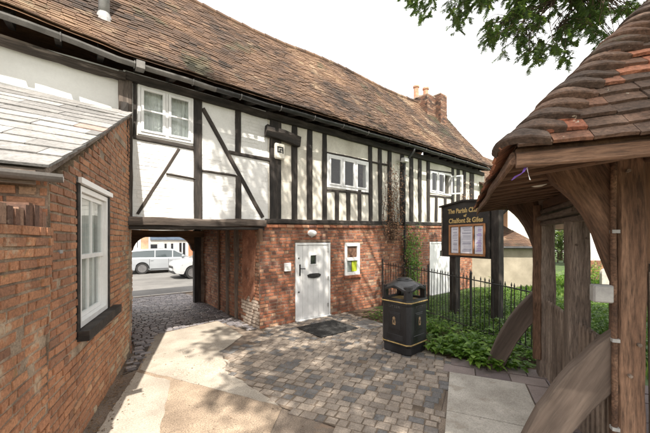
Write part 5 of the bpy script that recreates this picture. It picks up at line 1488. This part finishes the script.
        for xa in (-1.05,-.02,.98):
            mb=MB();w_=lerpS(BS,xa)[1];mb.box(xa-.006,xa+.006,sg*(w_+.001)-.006,sg*(w_+.001)+.006,.34,.86);mb.build('door_seam',M['trim'],t,local=True)
        for xa in (-1.0,.02):
            mb=MB();mb.cbox(xa,xa+.16,sg*.91-.01,sg*.91+.012,.77,.8,.004);mb.build('door_handle',M[paint],t,local=True)
        xe=BS[-3][0];mb=MB();w=BS[-3][1]
        zt=BS[-3][3]
        mb.hexa([(xe-.12,sg*(w-.0),zt-.17),(xe+.13,sg*(w-.24),zt-.2),(xe+.13,sg*(w-.24),zt-.1),(xe-.12,sg*(w-.0),zt-.06)],[(xe-.1,sg*(w+.035),zt-.16),(xe+.22,sg*(w-.2),zt-.2),(xe+.19,sg*(w-.2),zt-.1),(xe-.1,sg*(w+.03),zt-.06)]);mb.build('headlight',M['lampglass'],t,local=True)
        xe=BS[1][0];mb=MB();mb.cbox(xe-.03,xe+.2,sg*.74-.07,sg*.74+.09,.74,.9,.02);mb.build('tail_light',M['red'],t,local=True)
        for xx in WX: wheel(t,xx,sg*(.8),.32,-sg)
    for xx in WX:
        mb=MB();mb.lathe([(.36,-.72),(.36,.72)],20,(xx,0,.33),'y');mb.build('wheel_arch_liner',M['trim'],t,local=True)
    fx=BS[-1][0];fz=BS[-1][3]
    mb=MB();mb.cbox(fx-.02,fx+.012,-.42,.42,fz-.12,fz-.02,.006);mb.cbox(fx-.12,fx-.0,-.6,.6,.27,.42,.02);mb.build('grille',M['trim'],t,local=True)
    for sg in (-1,1):
        mb=MB();mb.hexa([(fx-.28,sg*.7,.3),(fx-.02,sg*.5,.3),(fx-.02,sg*.5,.45),(fx-.28,sg*.7,.5)],[(fx-.26,sg*.8,.3),(fx+.0,sg*.58,.3),(fx+.0,sg*.56,.42),(fx-.26,sg*.8,.55)]);mb.build('air_intake',M['trim'],t,local=True)
    for sg in (-1,1):
        mb=MB();mb.box(-1.0,1.0,sg*.905-.01,sg*.905+.01,.26,.29);mb.build('sill_trim',M['trim'],t,local=True)
    mb=MB();mb.box(fx+.013,fx+.02,-.25,.25,fz-.25,fz-.14);mb.build('number_plate',M['white_plain'],t,local=True)
    return t
car('parked_car','silver-white estate car parked along the far side of the street','2',0,0,'','') if False else None
car('parked_car','silver-white estate car seen side-on across the street, its tail at the archway post',2.9+1.42,20.7+.9,0,'car_paint','estate')
car('parked_car','white hatchback nearer in the street, only its nose and front wheel showing',3.75+2.15,16.6+.92,math.pi,'car_paint2','hatch')
# buildings across the street
YB=26.3
def bx(px): return W(px,240,YB)[0]
def shop_front(name,label,x0,x1,h,wmat,opens,cat='building',roofm='tile',group=None,base=None,ups=True):
    t=thing(name,label,cat,((x0+x1)/2,YB,0),0,group)
    hol=[(a-x0,b-x0,c,d) for a,b,c,d,_ in opens]
    up=[]
    if ups:
        n=max(1,int((x1-x0)/2.6))
        for i in range(n):
            c=x0+(x1-x0)*(i+.5)/n;up.append((c-.5,c+.5,3.6,5.0))
        hol+=[(a-x0,b-x0,c,d) for a,b,c,d in up]
    bwall('wall',(x0,YB),(1,0),(0,-1),0,h,(0,x1-x0),[M[wmat],M[wmat]],t,hol,bricks=False,seed=int(x0*7)%50,thick=.3)
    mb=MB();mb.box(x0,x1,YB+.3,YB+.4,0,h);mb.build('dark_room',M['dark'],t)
    mb=MB();mb.box(x0,x0+.1,YB+.4,YB+7,0,h);mb.box(x1-.1,x1,YB+.4,YB+7,0,h);mb.box(x0+.1,x1-.1,YB+6.9,YB+7,0,h);mb.build('rear_wall',M[wmat],t)
    for (a,b,c,d,k) in opens:
        w=MB();frame_bars(w,a,b,c,d,YB+.03,YB+.1,.07)
        if k: 
            for j in range(1,k): q=a+(b-a)*j/k;w.box(q-.03,q+.03,YB+.04,YB+.09,c+.07,d-.07)
        wo_=w.build('window',M['white_paint'],t)
        p=MB();p.box(a+.06,b-.06,YB+.07,YB+.08,c+.06,d-.06);p.build('pane',M['glass'],wo_)
    for (a,b,c,d) in up:
        w=MB();frame_bars(w,a,b,c,d,YB+.05,YB+.12,.06);w.box((a+b)/2-.02,(a+b)/2+.02,YB+.06,YB+.11,c+.06,d-.06);w.box(a+.06,b-.06,YB+.062,YB+.108,(c+d)/2-.02,(c+d)/2+.02)
        wo_=w.build('window',M['white_paint'],t);p=MB();p.box(a+.05,b-.05,YB+.08,YB+.09,c+.05,d-.05);p.build('pane',M['glass'],wo_)
    mb=MB();mb.prism([(YB-.3,h),(YB+7.3,h),(YB+3.5,h+2.6)],lambda u,w,d:(d,u,w),x0-.1,x1+.1);mb.build('roof',M[roofm],t)
    return t
A0,A1=bx(120)-8,bx(141);B1=bx(148.5);C1=bx(188.5)
sa=shop_front('shop_building','white rendered building across the street with small square windows, left of the archway view',A0,A1-.01,6.2,'shopwhite',[(bx(136),bx(139),1.35,2.0,0),(bx(136),bx(139),.9,1.2,0)])
sb=shop_front('shop_building','narrow tan brick building across the street between two white ones',A1,B1-.01,6.6,'tan_brick',[],ups=False)
sc_=shop_front('shop_building','pale shop across the street with dark shop windows and a grey-blue fascia',B1,C1-.01,6.,'shopwhite',
   [(bx(149.5),bx(158.6),1.1,1.75,1),(bx(163.5),bx(168),.75,1.8,1),(bx(170),bx(174.5),.75,1.8,1),(bx(178.3),bx(186.5),.5,1.85,2)])
mb=MB();mb.cbox(B1+.1,C1-.1,YB-.12,YB-.01,2.0,2.45,.02);mb.build('fascia_board',M['blue'],sc_)
shop_front('shop_building','orange brick building across the street at the right edge of the archway view',C1,C1+9,7,'brick_orange',[(C1+1.6,C1+3.,.8,2.2,2),(C1+4.6,C1+6.4,.8,2.2,2)])
def hedge(name,label,pxa,pxb,d,h,seed):
    rg=random.Random(seed);a=V3(pxa,240,d);b=V3(pxb,240,d);t=thing(name,label,'hedge',((a.x+b.x)/2,(a.y+b.y)/2,0))
    cw=MB();tr=MB();n=int((b-a).length/.55)
    for i in range(n+1):
        p=a.lerp(b,i/n);tr.tube([(p.x,p.y,0),(p.x+.1,p.y,h*.7)],[.05,.02],5,cap=False)
        for z in (.3*h,.65*h,.92*h): blob(cw,(p.x+rg.uniform(-.3,.3),p.y+rg.uniform(-.3,.3),z*rg.uniform(.85,1.12)),.62,.42*h*.6,95,.2,rg,.3)
    tr.build('stems',M['bark'],t);cw.build('foliage',M['leaf_tree'],t);return t
hedge('hedge','long green hedge closing the churchyard behind the lychgate',545,900,27,2.6,71)
hedge('hedge','green hedge behind the cream shed and notice board',462,544,21,2.3,72)
q=V3(600,240,22);t=thing('white_cottage','bright white cottage wall beyond the churchyard seen between the lychgate timbers','cottage',(q.x,q.y,0))
a=V3(588,240,22);b=V3(622,240,22);dd2=(b-a);Lw=Vector((dd2.x,dd2.y)).length;dd2=Vector((dd2.x,dd2.y)).normalized()
nn2=(-VX,-VY)
bwall('wall',(a.x,a.y),(dd2.x,dd2.y),nn2,0,2.9,(0,Lw),[M['render_white'],M['render_white']],t,[(Lw*.55,Lw*.8,1.0,1.9)],bricks=False,seed=44)
mb=MB();A_=Vector((a.x,a.y,0));D_=Vector((dd2.x,dd2.y,0));V_=Vector((VX,VY,0))
mb.hexa([A_+D_*-.2-V_*.25+Vector((0,0,2.85)),A_+D_*(Lw+.2)-V_*.25+Vector((0,0,2.85)),A_+D_*(Lw+.2)+V_*4.2+Vector((0,0,2.85)),A_+D_*-.2+V_*4.2+Vector((0,0,2.85))],
        [A_+D_*-.2+V_*1.9+Vector((0,0,4.7)),A_+D_*(Lw+.2)+V_*1.9+Vector((0,0,4.7)),A_+D_*(Lw+.2)+V_*2.05+Vector((0,0,4.7)),A_+D_*-.2+V_*2.05+Vector((0,0,4.7))]);mb.build('roof',M['tile'],t)
mb=MB();P_=A_+D_*(Lw*.55)+V_*.1;mb.hexa([P_+Vector((0,0,1)),P_+D_*Lw*.25+Vector((0,0,1)),P_+D_*Lw*.25+V_*.05+Vector((0,0,1)),P_+V_*.05+Vector((0,0,1))],[P_+Vector((0,0,1.9)),P_+D_*Lw*.25+Vector((0,0,1.9)),P_+D_*Lw*.25+V_*.05+Vector((0,0,1.9)),P_+V_*.05+Vector((0,0,1.9))]);mb.build('pane',M['glass'],t)
# ------------------------------------------------------------------ garden buildings beyond the railing
rvec=Vector((VY,-VX,0));vvec=Vector((VX,VY,0))
o13=V3(470,240,13);t=thing('rendered_shed','low cream-rendered shed with tiled roof and black downpipe behind the railing','shed',(o13.x,o13.y,0))
L0=-1.2;L1=(537-470)/F_*13
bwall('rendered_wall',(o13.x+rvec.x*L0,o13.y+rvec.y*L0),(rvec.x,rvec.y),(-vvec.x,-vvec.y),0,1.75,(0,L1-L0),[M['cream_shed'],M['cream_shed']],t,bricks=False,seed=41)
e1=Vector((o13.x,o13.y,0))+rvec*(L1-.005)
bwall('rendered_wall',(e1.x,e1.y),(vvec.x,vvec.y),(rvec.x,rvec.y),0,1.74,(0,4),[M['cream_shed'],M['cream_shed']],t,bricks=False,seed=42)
base=Vector((o13.x,o13.y,0))+rvec*L0
def TP(u,s): q=s/2.4;return base-vvec*.18+rvec*u+vvec*(2.1*q)+Vector((0,0,1.72+1.25*q))
LW=L1-L0+.1
tiles('tiled_roof',TP,LW,2.4,.12,.2,[M['tile']],t,seed=43,span=lambda s:[(0,LW-s*.42)],colour=lambda rg,u,s:rg.uniform(0,.4))
mb=MB();q=[TP(0,0),TP(LW,0),TP(LW-1,2.4),TP(0,2.4)];mb.add(q+[p-Vector((0,0,.05)) for p in q],[(0,1,2,3),(7,6,5,4),(0,4,5,1),(1,5,6,2),(2,6,7,3),(3,7,4,0)]);mb.build('roof_deck',M['timber_grey'],t)
pp=Vector((o13.x,o13.y,0))+rvec*(L1-.12)-vvec*.06
mb=MB();mb.tube([pp+Vector((0,0,.02)),pp+Vector((0,0,1.55)),pp+Vector((0,0,1.65))-vvec*.1],.04,8);mb.tube([base-vvec*.24+Vector((0,0,1.7)),base-vvec*.24+rvec*LW+Vector((0,0,1.68))],.05,8);mb.build('downpipe',M['gutter_black'],t)
# cottage beyond the end of the house
t=thing('far_cottage','cottage with red-brown tiled roof beyond the far end of the timber-framed house','cottage',(18,7.5,0))
mb=MB();mb.prism([(15.8,0),(24,0),(24,4.1),(15.8,4.1)],lambda u,w,d:(u,d,w),6.6,11);mb.build('wall',M['cream'],t)
def KP(u,s): q=s/4.2;return Vector((15.5+u,6.3+2.6*q,4.0+3.2*q))
tiles('tiled_roof',KP,8.7,4.2,.15,.22,[M['tile']],t,seed=45,colour=lambda rg,u,s:rg.uniform(.4,1))
mb=MB();mb.prism([(6.35,4.0),(11.2,4.0),(8.9,7.15)],lambda u,w,d:(d,u,w),15.6,24.1);mb.build('roof_deck',M['cream'],t)
t=thing('lean_to_roof','timber-braced open porch with reddish tiles at the far end of the house','porch',(14.8,6.,0))
def JP(u,s): q=s/2.2;return Vector((13.6+u,4.9+1.6*q,3.35+1.35*q))
tiles('tiled_roof',JP,3.2,2.2,.13,.2,[M['tile']],t,seed=46,colour=lambda rg,u,s:rg.uniform(.3,.9))
q=[JP(0,0),JP(3.2,0),JP(3.2,2.2),JP(0,2.2)];mb=MB();mb.add(q+[p-Vector((0,0,.06)) for p in q],[(0,1,2,3),(7,6,5,4),(0,4,5,1),(1,5,6,2),(2,6,7,3),(3,7,4,0)]);mb.build('roof_deck',M['timber_dark'],t)
beam('brace',(13.85,6.25,2.35),(13.85,5.15,3.35),.1,.1,M['timber_black'],t,up=(0,0,1))
mb=MB();mb.box(13.7,16.7,6.3,6.5,0,4.3);mb.build('brick_wall',M['brick_old'],t)
# churchyard: low rubble wall, white cottage wall, headstones
x,y=at(600,15);t=thing('rubble_wall','low tumbledown red brick wall in the churchyard seen under the lychgate','wall',(x,y,0))
dd_=Vector((.77,-.64));dd_.normalize()
bwall('brick_face',(x-dd_.x*.8,y-dd_.y*.8),(dd_.x,dd_.y),(-.64,-.77),0,1.0,(0,1.3),[M['brick'],M['mortar']],t,seed=51,warp=.05)
hs=[(583,11,'upright grey headstone in the churchyard, behind the lychgate middle post'),(606,12.5,'pale weathered headstone in the churchyard by the low brick wall')]
for px,d,lb in hs:
    x,y=at(px,d);t=thing('headstone',lb,'headstone',(x,y,0),math.atan2(-VX,VY)+.15,'churchyard headstones')
    mb=MB();pl=[(-.25,0),(.25,0),(.25,.65)]+[(.25*math.cos(a),.65+.2*math.sin(a)) for a in [k*math.pi/8 for k in range(1,8)]]+[(-.25,.65)]
    mb.prism(pl,lambda u,w,d:(u,d,w),-.05,.05);mb.build('stone',M['slab'],t,local=True)
x,y=at(592,17);
for i,(px,d,lb) in enumerate(((590,14.5,'twiggy shrub beside the low brick wall in the churchyard'),(612,13.,'round shrub in the churchyard behind the junction box'),(566,13,'shrub glimpsed between the far and middle lychgate posts'))):
    x,y=at(px,d);broad_plant('churchyard_shrub',lb,x,y,1.4 if i==0 else 1.,.8,50,.14,'leaf',300+i,'shrubs in the churchyard','shrub')

# ================================================================== light, sky, camera
AZ,EL=R(25),R(54)          # direction in which the sunlight travels, from +Y towards +X
sd=Vector((math.sin(AZ)*math.cos(EL),math.cos(AZ)*math.cos(EL),-math.sin(EL)))
sun=bpy.data.lights.new('sun','SUN');sun.energy=4.6;sun.angle=R(.55);sun.color=(1,.925,.82)
so=bpy.data.objects.new('sun',sun);COL.objects.link(so);so.rotation_euler=sd.to_track_quat('-Z','Y').to_euler();so.location=(-8,-16,20)
w=bpy.data.worlds.new('World');S.world=w;w.use_nodes=True
N=w.node_tree.nodes;L=w.node_tree.links
bg=N['Background'];sk=N.new('ShaderNodeTexSky');sk.sky_type='NISHITA';sk.sun_disc=False;sk.sun_elevation=EL
sk.sun_rotation=math.atan2(-sd.x,-sd.y);sk.dust_density=4.;sk.air_density=1.;sk.ozone_density=1.
# thin bright cloud veil over the blue
tc=N.new('ShaderNodeTexCoord');nt_=N.new('ShaderNodeTexNoise');nt_.inputs['Scale'].default_value=2.;nt_.inputs['Detail'].default_value=5
L.new(tc.outputs['Generated'],nt_.inputs['Vector'])
mr=N.new('ShaderNodeMapRange');mr.inputs[1].default_value=.3;mr.inputs[2].default_value=.7;mr.inputs[3].default_value=.78;mr.inputs[4].default_value=.95
L.new(nt_.outputs['Fac'],mr.inputs[0])
mx=N.new('ShaderNodeMix');mx.data_type='RGBA';L.new(mr.outputs[0],mx.inputs[0]);L.new(sk.outputs[0],mx.inputs[6]);mx.inputs[7].default_value=(VEIL,VEIL*.975,VEIL*.95,1)
L.new(mx.outputs[2],bg.inputs[0]);bg.inputs[1].default_value=.15
cam=bpy.data.cameras.new('camera');co=bpy.data.objects.new('camera',cam);COL.objects.link(co);S.camera=co
cam.sensor_width=36.;cam.lens=36*F_/650.;cam.clip_end=2000;cam.clip_start=.05
co.location=(0,0,CH);co.rotation_euler=(math.pi/2,0,-YAW)
cam.shift_x=0.;cam.shift_y=(H_-216.5)/650.
S.view_settings.view_transform='Standard';S.view_settings.look='None';S.view_settings.gamma=1;S.view_settings.exposure=EXPO
S.view_settings.use_curve_mapping=False
S.cycles.max_bounces=8;S.cycles.diffuse_bounces=5;S.cycles.transparent_max_bounces=8
